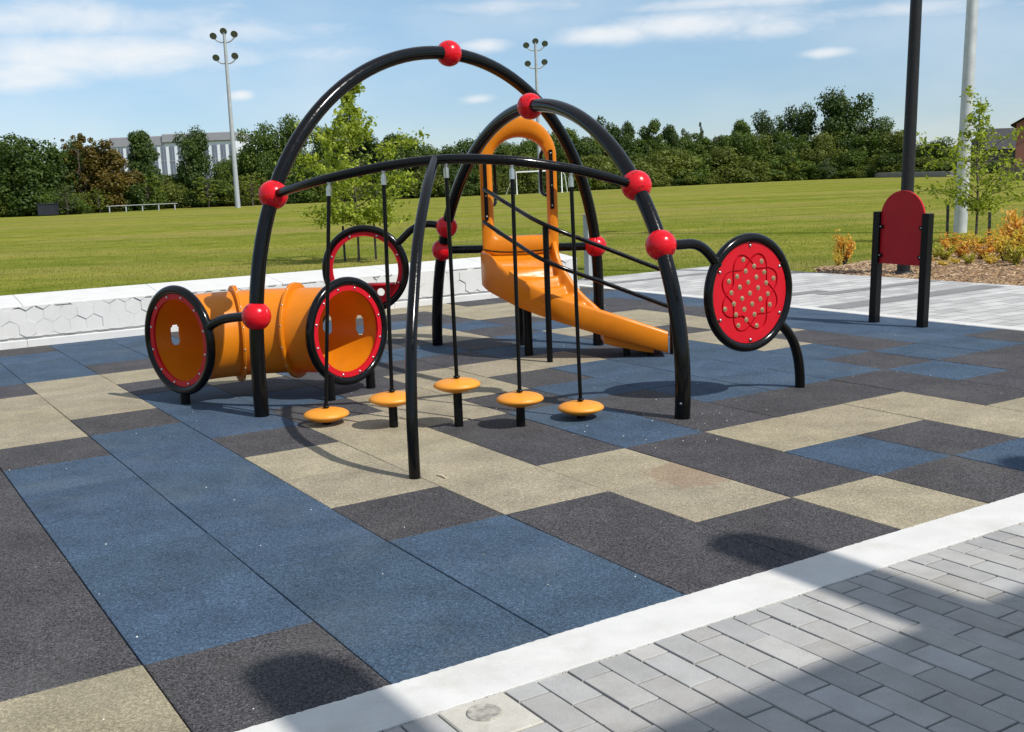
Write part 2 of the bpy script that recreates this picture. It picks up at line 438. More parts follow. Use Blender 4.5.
# ---- mulch bed
def mulch_mat():
    m = mat('wood_mulch', (.2, .12, .06), .9, spec=.1); N, L = nt(m); b = N['Principled BSDF']
    v = coords(N, L); vo = node(N, 'ShaderNodeTexVoronoi'); vo.inputs['Scale'].default_value = 26; L.new(v, vo.inputs['Vector'])
    sp = node(N, 'ShaderNodeSeparateColor'); L.new(vo.outputs['Color'], sp.inputs[0])
    c = ramp(N, L, sp.outputs[0], [(0, (.13, .07, .035)), (.5, (.27, .165, .085)), (1, (.44, .30, .17))])
    L.new(c, b.inputs['Base Color']); bump(N, L, b, vo.outputs['Distance'], .8, .04); return m
MUL = mulch_mat()
edge = [(826, 269.5), (850, 264.5), (890, 258), (940, 249), (990, 243), (1060, 238), (1180, 242)]
front = [UV(-11.55, 12.63), UV(-10.5, 12.63), UV(-9.5, 12.63), UV(-8, 12.63), UV(-6.5, 12.63), UV(-5, 12.63), UV(-3, 12.63)]
mb = MB(); rows = []
for (x, y), f_ in zip(edge, front):
    bk = G(x, y); rw_ = []
    for k in range(13):
        q = f_.lerp(bk, k / 12); q.z = -.02 + .055 * math.sin(PI * min(1, k / 12)) + rng.uniform(-.006, .012) + .004; rw_.append(q)
    rows.append(rw_)
rows2 = []
for a_, c_ in zip(rows[:-1], rows[1:]):
    for s_ in range(8):
        rows2.append([p.lerp(q, s_ / 8) + Vector((rng.uniform(-.03, .03), rng.uniform(-.03, .03), rng.uniform(-.004, .012))) for p, q in zip(a_, c_)])
rows2.append(rows[-1]); mb.grid(rows2, 0, False)
structure('mulch_bed', mb, MUL)
mb = MB()
MULP = [p for r_ in rows2 for p in r_]
for _ in range(5000):
    i_ = rng.randrange(len(rows2) - 1); k_ = rng.randrange(12)
    p = rows2[i_][k_].lerp(rows2[i_ + 1][k_ + 1], rng.random()); p = p + Vector((rng.uniform(-.06, .06), rng.uniform(-.06, .06), .006))
    a = rng.uniform(0, PI); l_ = rng.uniform(.02, .06); w_ = rng.uniform(.005, .012); d = Vector((math.cos(a), math.sin(a), rng.uniform(-.25, .35))); s2 = Vector((-math.sin(a), math.cos(a), rng.uniform(-.3, .3)))
    mb.add([p + d * l_ + s2 * w_, p - d * l_ + s2 * w_, p - d * l_ - s2 * w_, p + d * l_ - s2 * w_, p + Vector((0, 0, .008))], [(0, 1, 4), (1, 2, 4), (2, 3, 4), (3, 0, 4)], rng.randrange(3))
o = mb.build('mulch_chips', [speck('mulch_brown', (.17, .095, .05), 40, .3), speck('mulch_tan', (.33, .21, .115), 40, .3), speck('mulch_pale', (.46, .33, .20), 40, .2)])
tag(o, 'loose brown wood chips covering the planting bed', 'mulch', kind='stuff')

# ================================================================== SEAT WALL with hexagon relief
wl = empty('seat_wall', UV(-12.5, 3, 0), 'low white concrete seat wall with raised hexagon relief along the lawn', 'wall')
WU, WV0, WV1 = -12.52, -4.0, 8.95
mb = MB()
mb.box(UV(WU - .30, (WV0 + WV1) / 2, .21), .28, (WV1 - WV0) / 2, .215, e1, e2, 0, .004)
mb.build('wall_core', WALLM, wl)
mb = MB()   # cap with gently falling top
for k in range(9):
    a = WV0 + (WV1 - WV0) * k / 9 + .003; c = WV0 + (WV1 - WV0) * (k + 1) / 9 - .003
    prof = [(WU + .003, .420), (WU + .003, .434), (WU - .006, .442), (WU - .62, .512), (WU - .64, .505), (WU - .64, .420)]
    ra = [UV(u, a, z) for u, z in prof]; rc = [UV(u, c, z) for u, z in prof]
    mb.grid([ra, rc], 0, False, cv=True); mb.add(ra, [tuple(range(5, -1, -1))]); mb.add(rc, [tuple(range(6))])
mb.build('wall_cap', WALLM, wl)
mb = MB(); slab_strip(WU - .06, WU + .045, WV0, WV1, .078, .11, mb, n=9)
mb.build('wall_plinth', WALLM, wl)
mb = MB()   # hexagon relief
def clip(poly, z0, z1):
    for sgn, lim in ((1, z0), (-1, z1)):
        out = []
        for i in range(len(poly)):
            p, q = poly[i], poly[(i + 1) % len(poly)]
            ip, iq = sgn * (p[1] - lim) >= 0, sgn * (q[1] - lim) >= 0
            if ip: out.append(p)
            if ip != iq:
                t_ = (lim - p[1]) / (q[1] - p[1]); out.append((p[0] + (q[0] - p[0]) * t_, lim))
        poly = out
        if len(poly) < 3: return []
    return poly
W_ = .17; Rh = W_ / math.sqrt(3); r3 = random.Random(11); rw = -1
zc = .04
while zc - Rh < .43:
    nx = int((WV1 - WV0) / W_) + 2
    for k in range(nx):
        cx = WV0 + k * W_ + (W_ / 2 if rw % 2 else 0)
        poly = [(cx + Rh * math.sin(PI / 3 * q), zc + Rh * math.cos(PI / 3 * q)) for q in range(6)]
        poly = clip(poly, .105, .428 if r3.random() < .6 else .405)
        poly = [(min(max(x, WV0), WV1 - .004), z) for x, z in poly]
        if len(poly) < 3: continue
        d = r3.choice((.003, .004, .006, .008, .012, .016)); tl = r3.uniform(-.06, .06); cx2 = sum(p[0] for p in poly) / len(poly)
        bk = [UV(WU - .025, x, z) for x, z in poly]; md = [UV(WU + d - .0025 + tl * (x - cx2), x, z) for x, z in poly]
        ft = [UV(WU + d + tl * (x - cx2), x + (cx2 - x) * .035, z + (zc - z) * .03) for x, z in poly]
        mb.grid([bk, md, ft], 0, False, cv=True); mb.add(ft, [tuple(range(len(ft)))])
    zc += 1.5 * Rh; rw += 1
mb.build('hexagon_relief', WALLM, wl)

# ================================================================== PLAY STRUCTURE
ps = empty('play_structure', (0, 8.4, 0), 'black tube play structure with red connector balls, orange slide, crawl tunnel and stepping pods', 'play structure')
def archfun(A, B, s0, z0, c):
    A = Vector((*A, 0)); B = Vector((*B, 0)); t = (B - A).normalized(); th0 = math.atan2(s0, -z0)
    def f(th):
        r = sum(k * th ** e for k, e in zip(c, (0, 1, 2, 3, 4, 6)))
        return A + t * (s0 + r * math.sin(th)) + Vector((0, 0, z0 + r * math.cos(th)))
    pts = [f(-th0 + 2 * th0 * k / 72) for k in range(73)]
    pts[0].z = -.05; pts[-1].z = -.05
    return f, pts
A1, B1_ = (-1.742, 7.431), (.807, 10.077); A2, B2_ = (-.711, 10.484), (1.073, 6.845)
f1, p1 = archfun(A1, B1_, 1.837, .9, [1.63305, .03798, .11433, -.00905, -.03495, .00769])
f2, p2 = archfun(A2, B2_, 2.02625, .6, [1.48827, .084, .20706, -.02422, -.00121, -.00186])
for p in (p1, p2):
    mb = MB(); mb.tube(p, .0505, 20); o = mb.build('arch', BLACK, ps)
    o['label'] = 'tallest black tube arch, running from the tunnel to the back right' if p is p1 else 'lower black tube arch, running from the bubble panel to the back left'
def pix(p):
    v = p - CAM; z = v.dot(fw); return Vector((512 + F * v.dot(rt) / z, 366 - F * v.dot(upv) / z))
def nearest(f, x, y):
    best = min(range(2001), key=lambda k: (pix(f(-2.0 + 4.0 * k / 2000)) - Vector((x, y))).length)
    th = -2.0 + 4.0 * best / 2000; return f(th), (f(th + .01) - f(th - .01)).normalized()
SLOT = mat('ball_slot_shade', (.03, .002, .003), .7)
def ball(f, x, y, face):
    c, tg = nearest(f, x, y); mb = MB(); r = .1
    mb.sphere(c, r, 40, 0, ax=face.normalized(), seam=.0048)
    # oblong bolt slots: flat dark ovals, the recess shade is in the colour
    x_ = face.cross(tg).normalized()
    for sg in (-1, 1):
        for q in (.55, -.55):
            d = (face * sg * .82 + tg * q + x_ * .22).normalized(); t1 = d.cross(tg).normalized(); t2 = d.cross(t1)
            vs = [c + (d * r * 1.001 + t1 * .022 * math.cos(a) + t2 * .009 * math.sin(a)).normalized() * (r + .0006) for a in [k * PI / 8 for k in range(16)]]
            mb.add(vs, [tuple(range(16))], 1)
    mb.build('connector_ball', [RED, SLOT], ps); return c, tg
t1 = Vector((.694, .720, 0)); t2 = Vector((.440, -.898, 0)); n1 = Vector((.72, -.694, 0)); n2 = Vector((-.898, -.44, 0))
bl = {}
bl['apex1'] = ball(f1, 449, 53, Vector((.6, -.6, .5)))
bl['bar1'] = ball(f1, 274, 195, Vector((.5, -.8, .1)))
bl['tun'] = ball(f1, 256.5, 316.5, Vector((-.5, -.8, .2)))
bl['rear1'] = ball(f1, 597, 246, Vector((-.9, .3, .3)))
bl['rear2'] = ball(f2, 440.5, 250, Vector((.8, -.5, .2)))
bl['ringb'] = ball(f2, 447, 227, Vector((-.8, -.5, .2)))
bl['apex2'] = ball(f2, 530, 106, Vector((-.6, -.6, .5)))
bl['bar2'] = ball(f2, 637.5, 185, Vector((-.2, -.9, .2)))
bl['pan'] = ball(f2, 662, 245, Vector((.6, -.7, .2)))
# overhead bar, support leg
Bb1, Bb2 = bl['bar1'][0], bl['bar2'][0]
barpts = catmull([Bb1, (-1.36, 7.31, 1.550), (-1.119, 7.105, 1.598), (-.753, 6.94, 1.654), (-.358, 6.86, 1.682), (.048, 6.865, 1.658), (.416, 6.985, 1.596), (.66, 7.12, 1.535), Bb2], 8)
mb = MB(); mb.tube(barpts, .0305, 16); mb.build('overhead_bar', BLACK, ps)
mb = MB(); mb.tube(catmull([(-.539, 5.648, -.05), (-.539, 5.648, .12), (-.538, 5.66, .34), (-.530, 5.731, .676), (-.514, 5.889, .95), (-.492, 6.12, 1.245), (-.454, 6.48, 1.515), (-.425, 6.852, 1.677)], 8), .031, 16)
mb.build('support_leg', BLACK, ps)
# stepping pods
pods = [((-1.237, 7.087), .066, (-1.119, 7.105, 1.598)), ((-.777, 6.915), .188, (-.753, 6.94, 1.654)), ((-.355, 6.869), .270, (-.358, 6.86, 1.682)), ((.042, 6.798), .176, (.048, 6.865, 1.658)), ((.435, 6.963), .070, (.416, 6.985, 1.596))]
podlab = ['lowest orange stepping pod, beside the crawl tunnel', 'orange stepping pod partly behind the front support leg', 'highest orange stepping pod, in the middle of the row', 'orange stepping pod fourth along, in front of the slide supports', 'orange stepping pod low over a blue tile, nearest the right arch foot']
for (px, py), z, top in pods:
    mb = MB()
    mb.lathe([(0, .040), (.02, .040), (.06, .0375), (.10, .031), (.128, .022), (.143, .0125), (.1515, .001), (.1485, -.008), (.131, -.018), (.098, -.033), (.062, -.044), (.036, -.050), (0, -.051)], (px, py, z), n=40)
    pd = mb.build('stepping_pod', PODM, ps); pd['label'] = podlab[pods.index(((px, py), z, top))]
    a = Vector((px, py, z + .04)); c = Vector(top)
    mb = MB(); mb.tube([(px, py, -.03), (px, py, z - .03)], .0285, 14); mb.build('pod_post', BLACKM, pd)
    d = (c - a).normalized()
    mb = MB(); mb.tube([a, a + d * .02, c - d * .10], .0125, 12)
    mb.lathe([(.0125, .0), (.022, .004), (.022, .012), (.0145, .016)], a + d * .004, d, 14)
    mb.build('hanging_rod', BLACKM, pd)
    mb = MB(); mb.tube([c - d * .112, c - d * .052], .0175, 14); mb.tube([c - d * .06, c - d * .028], .011, 10)
    mb.lathe([(.009, -.012), (.014, -.012), (.014, .012), (.009, .012)], c - d * .03, Vector((1, .1, 0)), 12)
    mb.build('rod_fitting', STEEL, pd)
# rear cross bar
mb = MB(); mb.tube([bl['rear2'][0], bl['rear1'][0]], .038, 16); mb.build('cross_bar', BLACK, ps)

# --- round panels
RO, RT = .3735, .0325
def torus(mb, c, t, r=RO, rtb=RT, n=72, mi=0):
    c = Vector(c); t = Vector(t)
    mb.tube([c + (t * math.cos(2 * PI * k / n) + Vector((0, 0, 1)) * math.sin(2 * PI * k / n)) * r for k in range(n)], rtb, 16, mi, closed=True)
def annulus(mb, c, t, nrm, ra, rb, th, n=72, mi=0):
    c = Vector(c); rows = []
    for k in range(n):
        d = t * math.cos(2 * PI * k / n) + Vector((0, 0, 1)) * math.sin(2 * PI * k / n)
        rows.append([c + d * ra - nrm * th, c + d * rb - nrm * th, c + d * rb + nrm * th, c + d * ra + nrm * th])
    mb.grid(rows, mi, False, cu=True, cv=True)
mb = MB(); mb.lathe([(.0085, -.004), (.0085, .002), (.006, .0045), (0, .0055)], (0, 0, 0), n=10)
BOLT = mb.build('bolt', STEEL); BOLTME = BOLT.data; bpy.data.objects.remove(BOLT)
def bolt(parent, p, nrm, s=1.0):
    o = bpy.data.objects.new('bolt', BOLTME); col.objects.link(o); o.parent = parent
    o.location = Vector(p) - wloc(parent); o.rotation_mode = 'QUATERNION'; o.rotation_quaternion = Vector(nrm).to_track_quat('Z', 'Y'); o.scale = (s, s, s); return o

# bubble panel (right)
tp = Vector((.842, .539, 0)).normalized(); npn = Vector((tp.y, -tp.x, 0)); cP = Vector((1.633, 7.433, .722))
NG = 150; RP = .346
def groove(x, y):
    r = math.hypot(x, y); th = math.atan2(y, x) + PI / 8
    d = min(abs(r - (.222 + .050 * math.cos(4 * th))), abs(r - (.222 - .050 * math.cos(4 * th))))
    return -.013 * min(1, max(0, 1.35 - (d / .0062) ** 2)) if d < .0072 else 0
mb = MB(); vs = []; idx = {}; fs = []
NR, NA = 190, 560
for a in range(NR + 1):
    for k in range(NA):
        r = max(RP * (a / NR), 1e-4); th = 2 * PI * k / NA; x, z = r * math.cos(th), r * math.sin(th)
        vs.append(cP + tp * x + Vector((0, 0, z)) + npn * (.010 + groove(x, z)))
for a in range(NR):
    for k in range(NA):
        fs.append((a * NA + k, (a + 1) * NA + k, (a + 1) * NA + (k + 1) % NA, a * NA + (k + 1) % NA))
mb.add(vs, fs, 0, False); annulus(mb, cP - npn * .0135, tp, npn, .001, RP, .0095)
pan = mb.build('bubble_panel', REDP, ps); pan['label'] = 'round red panel dotted with clear lenses inside a looping groove, held in a black ring'
mb = MB(); torus(mb, cP, tp); mb.build('ring_frame', BLACK, pan)
lens_me = None
LP = [(258,168),(331,181),(301,197),(267,213),(233,230),(201,245),(342,224),(310,240),(277,257),(244,272),(210,290),(380,252),(350,267),(317,283),(284,300),(253,317),(220,334),(185,350),(357,311),(326,327),(293,343),(261,360),(228,377),(365,354),(334,371),(302,385),(269,402),(237,420),(311,430)]
mb = MB(); mb.lathe([(.0165, -.002), (.0165, .0022), (.0145, .003), (.0125, .0022)], (0, 0, 0), n=20, mi=1); mb.lathe([(.0128, .0015), (.011, .0035), (.007, .005), (0, .0056)], (0, 0, 0), n=20, mi=0)
tmp = mb.build('lens', [LENS, LENSRIM]); lens_me = tmp.data; bpy.data.objects.remove(tmp)
for x, y in LP:
    o = bpy.data.objects.new('lens', lens_me); col.objects.link(o); o.parent = pan
    dx = (x - 285) / 148 * RP; dz = -(y - 299) / 197 * RP
    o.location = cP + tp * dx + Vector((0, 0, dz)) + npn * .0105 - wloc(pan)
    o.rotation_mode = 'QUATERNION'; o.rotation_quaternion = npn.to_track_quat('Z', 'Y')
for k in range(6):
    a = PI / 2 + k * PI / 3; bolt(pan, cP + tp * (.322 * math.cos(a)) + Vector((0, 0, .322 * math.sin(a))) + npn * .013, npn, 1.25)
    mb = MB(); mb.box(cP + tp * (.328 * math.cos(a)) + Vector((0, 0, .328 * math.sin(a))) + npn * -.004, .016, .014, .012, tp, npn, 0, .003); mb.build('clip', BLACKM, pan)
def pp(s, z): return Vector((.987, 7.02, 0)) + tp * s + Vector((0, 0, z))
mb = MB(); mb.tube(catmull([bl['pan'][0], pp(.14, 1.088), pp(.26, 1.085), pp(.345, 1.055), pp(.42, .995), pp(.48, .925)], 8), .033, 16); mb.build('arm', BLACK, pan)
mb = MB(); mb.tube(catmull([pp(1.055, .485), pp(1.13, .425), pp(1.20, .335), pp(1.245, .22), pp(1.266, .09), pp(1.269, -.05)], 8), .035, 16); mb.build('leg', BLACK, pan)

# counter ring (behind the tunnel)
tb = Vector((-1, .1, 0)).normalized(); nb = Vector((-.1, -1, 0)).normalized()
rb_ = ray(365.5, 269.5); cB = CAM + rb_ * (10.28 / rb_.y)
mb = MB(); annulus(mb, cB, tb, nb, .312, .358, .010)
rg_ = mb.build('ring_panel', REDP, ps); rg_['label'] = 'open red and black ring with a red half-moon counter, behind the crawl tunnel'
mb = MB(); torus(mb, cB, tb, .382, .033); mb.build('ring_frame', BLACK, rg_)
mb = MB(); zc_ = -.145; hx, hz, hr = -.135, -.215, .036
outer = []; a0 = math.acos(-zc_ / .31) if False else math.asin(-zc_ / .312)
arc = [PI + a0 + (PI - 2 * a0) * k / 40 for k in range(41)]
outline = [(.312 * math.cos(a), .312 * math.sin(a)) for a in arc]
# half moon as strips around the hole
import itertools
hole = [(hx + hr * math.cos(2 * PI * k / 64), hz + hr * math.sin(2 * PI * k / 64)) for k in range(64)]
def edge_at(ang):
    dx, dz = math.cos(ang), math.sin(ang); tmax = 9
    if dz > 1e-6: tmax = min(tmax, (zc_ - hz) / dz)
    b_ = hx * dx + hz * dz; c_ = hx * hx + hz * hz - (.325 ** 2); tmax = min(tmax, -b_ + math.sqrt(b_ * b_ - c_))
    return (hx + dx * tmax, hz + dz * tmax)
rim = [edge_at(2 * PI * k / 64) for k in range(64)]
def q3(p, o_): return cB + tb * p[0] + Vector((0, 0, p[1])) + nb * o_
mb.grid([[q3(h_, -.008), q3(r_, -.008), q3(r_, .008), q3(h_, .008)] for h_, r_ in zip(hole, rim)], 0, False, cu=True, cv=True)
mb.box(cB + Vector((0, 0, zc_ + .008)) + nb * .05, .272, .075, .009, tb, nb, 0, .003)
mb.build('counter_board', REDP, rg_)
for k in range(8):
    a = PI / 8 + k * PI / 4; bolt(rg_, cB + tb * (.335 * math.cos(a)) + Vector((0, 0, .335 * math.sin(a))) + nb * .013, nb, 1.2)
bb = bl['ringb'][0]; rr_ = cB + (-tb) * .30 + Vector((0, 0, .22))
mb = MB(); mb.tube(catmull([bb, bb.lerp(rr_, .35) + Vector((0, 0, .085)), bb.lerp(rr_, .65) + Vector((0, 0, .09)), bb.lerp(rr_, .88) + Vector((0, 0, .03)), rr_], 8), .033, 14); mb.build('arm', BLACK, rg_)
lf = cB + tb * .30 + Vector((0, 0, -.22)); ft_ = Vector((lf.x, lf.y, 0)) + tb * .20
mb = MB(); mb.tube(catmull([lf, lf.lerp(ft_, .35) + tb * .06, ft_ + Vector((0, 0, .2)), ft_ + Vector((0, 0, -.05))], 8), .034, 14); mb.build('leg', BLACK, rg_)

# --- crawl tunnel
def zray(x, y, p):
    return zat(Vector((p[0], p[1], 0)), y)
C1 = Vector((-2.43, 7.98, 0)); O_ = Vector((-1.753, 7.445, 0)); RTN = (C1 - O_).length
zT = .478
a_s = math.atan2(C1.y - O_.y, C1.x - O_.x)
def tpos(a): return O_ + Vector((math.cos(a_s - a), math.sin(a_s - a), 0)) * RTN + Vector((0, 0, zT))
def trad(a): return Vector((math.cos(a_s - a), math.sin(a_s - a), 0))
NTA, NTC = 66, 128; TR = .322
def tring(a, r): return [tpos(a) + (trad(a) * math.cos(2 * PI * k / NTC) + Vector((0, 0, 1)) * math.sin(2 * PI * k / NTC)) * r for k in range(NTC)]
holes = [(R(33), .5), (R(43.5), .5), (R(75), 1.5), (R(15), 1.5)]   # angle along, wall: outer (0) etc
HOLES = [(R(8.6), 0.0), (R(23), 0.0), (R(67), 0.0), (R(81.3), 0.0)]
def inhole(a, k):
    ph = (2 * PI * k / NTC + PI) % (2 * PI) - PI
    for ha, hp in HOLES:
        dp = abs((ph - hp + PI) % (2 * PI) - PI)
        rad = RTN + TR * math.cos(hp); da = abs(a - ha) * rad; dz = dp * TR
        dz2 = max(0, dz - .045)
        if math.hypot(da, dz2) < .034: return True
    return False
mb = MB(); NTA = 170
inner = [tring(PI / 2 * i / NTA, TR - .007) for i in range(NTA + 1)]; outer_ = [tring(PI / 2 * i / NTA, TR) for i in range(NTA + 1)]
m_ = NTC; base = (NTA + 1) * m_; fs = []
hole_f = [[inhole(PI / 2 * (i + .5) / NTA, k + .5) for k in range(m_)] for i in range(NTA)]
for i in range(NTA):
    for k in range(m_):
        if hole_f[i][k]: continue
        a, b_, c_, d_ = i * m_ + k, i * m_ + (k + 1) % m_, (i + 1) * m_ + (k + 1) % m_, (i + 1) * m_ + k
        fs.append((a, b_, c_, d_)); fs.append((base + d_, base + c_, base + b_, base + a))
        for (p, q, ni, nk) in ((a, b_, i - 1, k), (b_, c_, i, (k + 1) % m_), (c_, d_, i + 1, k), (d_, a, i, (k - 1) % m_)):
            if ni < 0 or ni >= NTA or hole_f[ni][nk]: fs.append((q, p, base + p, base + q))
mb.add([p for r_ in inner for p in r_] + [p for r_ in outer_ for p in r_], fs, 0, True)
# moulded seam ridge along the middle of the outside
tun = mb.build('crawl_tunnel', ORANGE, ps); tun['label'] = 'curved orange crawl tunnel with red and black rings at both open ends'
for a in (R(30), R(60)):
    mb = MB(); rows = []
    for off_, r_ in ((-.030, TR + .002), (-.024, TR + .040), (-.002, TR + .043), (-.002, TR + .036), (.002, TR + .036), (.002, TR + .043), (.024, TR + .040), (.030, TR + .002)):
        aa = a + off_ / RTN * .75; rows.append(tring(aa, r_))
    mb.grid(rows, 0, False, cv=True); fl = mb.build('joint_flange', ORANGE, tun)
    for k in range(14):
        ph = 2 * PI * (k + .5) / 14; d = trad(a) * math.cos(ph) + Vector((0, 0, 1)) * math.sin(ph)
        bolt(tun, tpos(a) + d * (TR + .0425), d, .8)
for a, sg in ((0, -1), (PI / 2, 1)):
    tdir = trad(a); nrm = Vector((tdir.y, -tdir.x, 0)) * 1.0
    nrm = (tpos(a) - tpos(a - .01 * sg)).normalized()
    c = tpos(a)
    mb = MB(); torus(mb, c + nrm * .004, tdir, RO, RT); mb.build('ring_frame', BLACK, tun)
    mb = MB(); annulus(mb, c + nrm * .006, tdir, nrm, .304, .348, .010); mb.build('end_collar', REDP, tun)
    for k in range(12):
        ph = 2 * PI * (k + .5) / 12; bolt(tun, c + (tdir * math.cos(ph) + Vector((0, 0, 1)) * math.sin(ph)) * .327 + nrm * .019, nrm, 1.1)
bt = bl['tun'][0]; td1 = (O_ - C1).normalized()
re = C1 + td1 * (RO * .93) + Vector((0, 0, zT + .13))
mb = MB(); mb.tube(catmull([bt, bt.lerp(re, .3) + Vector((0, 0, .015)), bt.lerp(re, .65) + Vector((0, 0, .02)), bt.lerp(re, .88) + Vector((0, 0, 0.0)), re + Vector((0, 0, -.03))], 8), .033, 14); mb.build('arm', BLACK, tun)
for x, y, zt in ((-2.426, 7.979, .088), (-1.34, 7.912, .172), (-1.096, 8.334, .172)):
    mb = MB(); mb.tube([(x, y, -.04), (x, y, zt)], .036, 16); mb.build('leg', BLACKM, tun)

# --- slide
ST = [((-.245, 10.10), .915, .60, (.455, 10.10), .985, .872), ((-.24, 9.95), .915, .60, (.455, 10.02), .965, .825), ((-.195, 9.75), .905, .575, (.462, 9.95), .915, .735),
      ((-.08, 9.55), .815, .525, (.49, 9.88), .80, .635), ((.07, 9.42), .71, .455, (.55, 9.83), .69, .545), ((.25, 9.34), .62, .385, (.63, 9.79), .565, .465),
      ((.45, 9.28), .535, .316, (.74, 9.765), .45, .375), ((.7, 9.25), .45, .231, (.92, 9.75), .29, .265), ((1.0, 9.22), .346, .140, (1.12, 9.75), .20, .165), ((1.335, 9.22), .222, .036, (1.345, 9.75), .12, .075)]
cn = catmull([Vector((*s_[0], s_[1])) for s_ in ST], 8); cnb = catmull([Vector((*s_[0], s_[2])) for s_ in ST], 8)
cf = catmull([Vector((*s_[3], s_[4])) for s_ in ST], 8); fl_ = catmull([Vector((s_[5], 0, 0)) for s_ in ST], 8)
rows = []; K = len(cn)
for k in range(K):
    nt_, nb_, ft_, z = cn[k], cnb[k], cf[k], fl_[k].x
    pr = k / 7.0; fr = pr - int(pr); fr = max(0, min(1, (fr - .5) / .36)); fr = fr * fr * (3 - 2 * fr); kk = (int(pr) + fr) * 7.0
    k0 = min(int(kk), K - 1); k1 = min(k0 + 1, K - 1); zs_ = fl_[k0].x + (fl_[k1].x - fl_[k0].x) * (kk - int(kk))
    z += (zs_ - z) * .9 * max(0, min(1, (k - 3) / 4)) * max(0, min(1, (50 - k) / 8))
    d = Vector((ft_.x - nt_.x, ft_.y - nt_.y, 0)); w = d.length; d /= w
    def P_(s_, zz, edge=0): q = Vector((nt_.x, nt_.y, 0)) + d * s_; q.z = zz; return q
    zb = nb_.z; zt = nt_.z; zf = ft_.z; z = min(z, zt - .02, zf - .02)
    fb = min(zb, zf - .10)
    rows.append([P_(.012, zb), P_(.0, zb + .012), P_(-.002, zt - .03), P_(.006, zt - .008), P_(.022, zt), P_(.040, zt - .008), P_(.046, zt - .03), P_(.052, z + .024), P_(.060, z + .007), P_(.078, z), P_(w * .5, z - .004), P_(w - .078, z), P_(w - .060, z + .007), P_(w - .052, z + .024), P_(w - .046, zf - .03), P_(w - .04, zf - .008), P_(w - .022, zf), P_(w - .006, zf - .008), P_(w + .002, zf - .03), P_(w, fb + .012), P_(w - .012, fb)])
mb = MB(); mb.grid(rows, 0, True, cv=True)
mb.add(rows[0], [tuple(range(20, -1, -1))]); mb.add(rows[-1], [tuple(range(21))])
ul = [(.80, 9.30, .188, .125), (.95, 9.29, .148, .085), (1.10, 9.28, .108, .05), (1.22, 9.28, .075, .028)]
mb.grid([[Vector((x, y, a_)), Vector((x, y + .008, b_ + .008)), Vector((x, y + .02, b_)), Vector((x, 9.68, b_)), Vector((x, 9.68, a_))] for x, y, a_, b_ in ul], 0, False)
for x, y, a_, b_ in (ul[0], ul[-1]): mb.add([Vector((x, y, a_)), Vector((x, y + .02, b_)), Vector((x, 9.68, b_)), Vector((x, 9.68, a_))], [(0, 1, 2, 3)])
sl = mb.build('slide', ORANGE, ps); sl['label'] = 'orange moulded slide curving down to the right from an arched hoop'
md = sl.modifiers.new('split', 'EDGE_SPLIT'); md.split_angle = R(50)
# hoop
HX, HY, HT = .124, 10.16, .075
def loop(hw, zb, zspring, ztop, rb, n=20):
    pts = []
    for k in range(2 * n + 1):
        a = PI * k / (2 * n); pts.append((hw * math.cos(a), zspring + (ztop - zspring) * math.sin(a)))
    m = 8
    for k in range(m + 1): a = PI + PI / 2 * k / m; pts.append((-hw + rb + rb * math.cos(a), zb + rb + rb * math.sin(a)))
    for k in range(m + 1): a = 1.5 * PI + PI / 2 * k / m; pts.append((hw - rb + rb * math.cos(a), zb + rb + rb * math.sin(a)))
    return pts
lo_ = loop(.350, .86, 1.74, 2.105, .03); li_ = [(x + .010, z) for x, z in loop(.248, 1.035, 1.70, 1.925, .07)]
def hp(p, y): return Vector((HX + p[0], y, p[1]))
def lerp2(a, b_, t_): return (a[0] + (b_[0] - a[0]) * t_, a[1] + (b_[1] - a[1]) * t_)
rows = []
for t_, dy in ((0, -.055), (.06, -.078), (.2, -.085), (.5, -.088), (.8, -.08), (.95, -.055), (1, -.02), (1, .11), (.9, .135), (.1, .135), (0, .11)):
    rows.append([hp(lerp2(a, b_, t_), HY + dy) for a, b_ in zip(lo_, li_)])
mb = MB(); mb.grid(rows, 0, True, cu=True, cv=True); hoop = mb.build('hoop', ORANGE, sl)
hoop.modifiers.new('split', 'EDGE_SPLIT').split_angle = R(40)
for sx, z0_, z1_ in ((-1, 1.19, 1.74), (1, 1.27, 1.80)):
    x = HX + sx * .300
    mb = MB(); mb.box((x, HY - .093, (z0_ + z1_) / 2), .017, .008, (z1_ - z0_) / 2, bev=.003); mb.build('mounting_plate', BLACKM, sl)
    for q in (.06, .4, .94): bolt(sl, (x, HY - .102, z0_ + (z1_ - z0_) * q), (0, -1, 0), .9)
    xg = HX + sx * .225
    mb = MB(); mb.tube(catmull([(HX + sx * .26, HY + .12, z0_ + .12), (xg, HY + .17, z0_ + .14), (xg - sx * .01, HY + .2, z0_ + .2), (xg - sx * .01, HY + .2, z1_ - .1), (xg, HY + .17, z1_ - .02), (HX + sx * .26, HY + .12, z1_)], 6), .016, 10)
    mb.build('grab_bar', BLACK, sl)
for x, y, zt in ((.093, 10.268, .86), (.154, 9.64, .60)):
    mb = MB(); mb.tube([(x, y, -.04), (x, y, zt)], .038, 14); mb.build('support_post', BLACKM, sl)
mb = MB(); mb.tube(catmull([(-.215, 10.066, .925), (-.1, 10.060, .902), (.11, 10.058, .892), (.32, 10.060, .902), (.435, 10.066, .925)], 8), .0065, 8); mb.build('seam_gasket', BLACKM, sl)
mb = MB(); mb.box((.115, 10.19, .855), .33, .10, .02, bev=.004); mb.build('deck_plate', BLACKM, sl)
for x, y in ((1.0, 9.40), (1.20, 9.38)):
    mb = MB(); mb.tube([(x, y, -.03), (x, y, .05 if x > 1.1 else .09)], .03, 12); mb.build('slide_foot', BLACKM, sl)
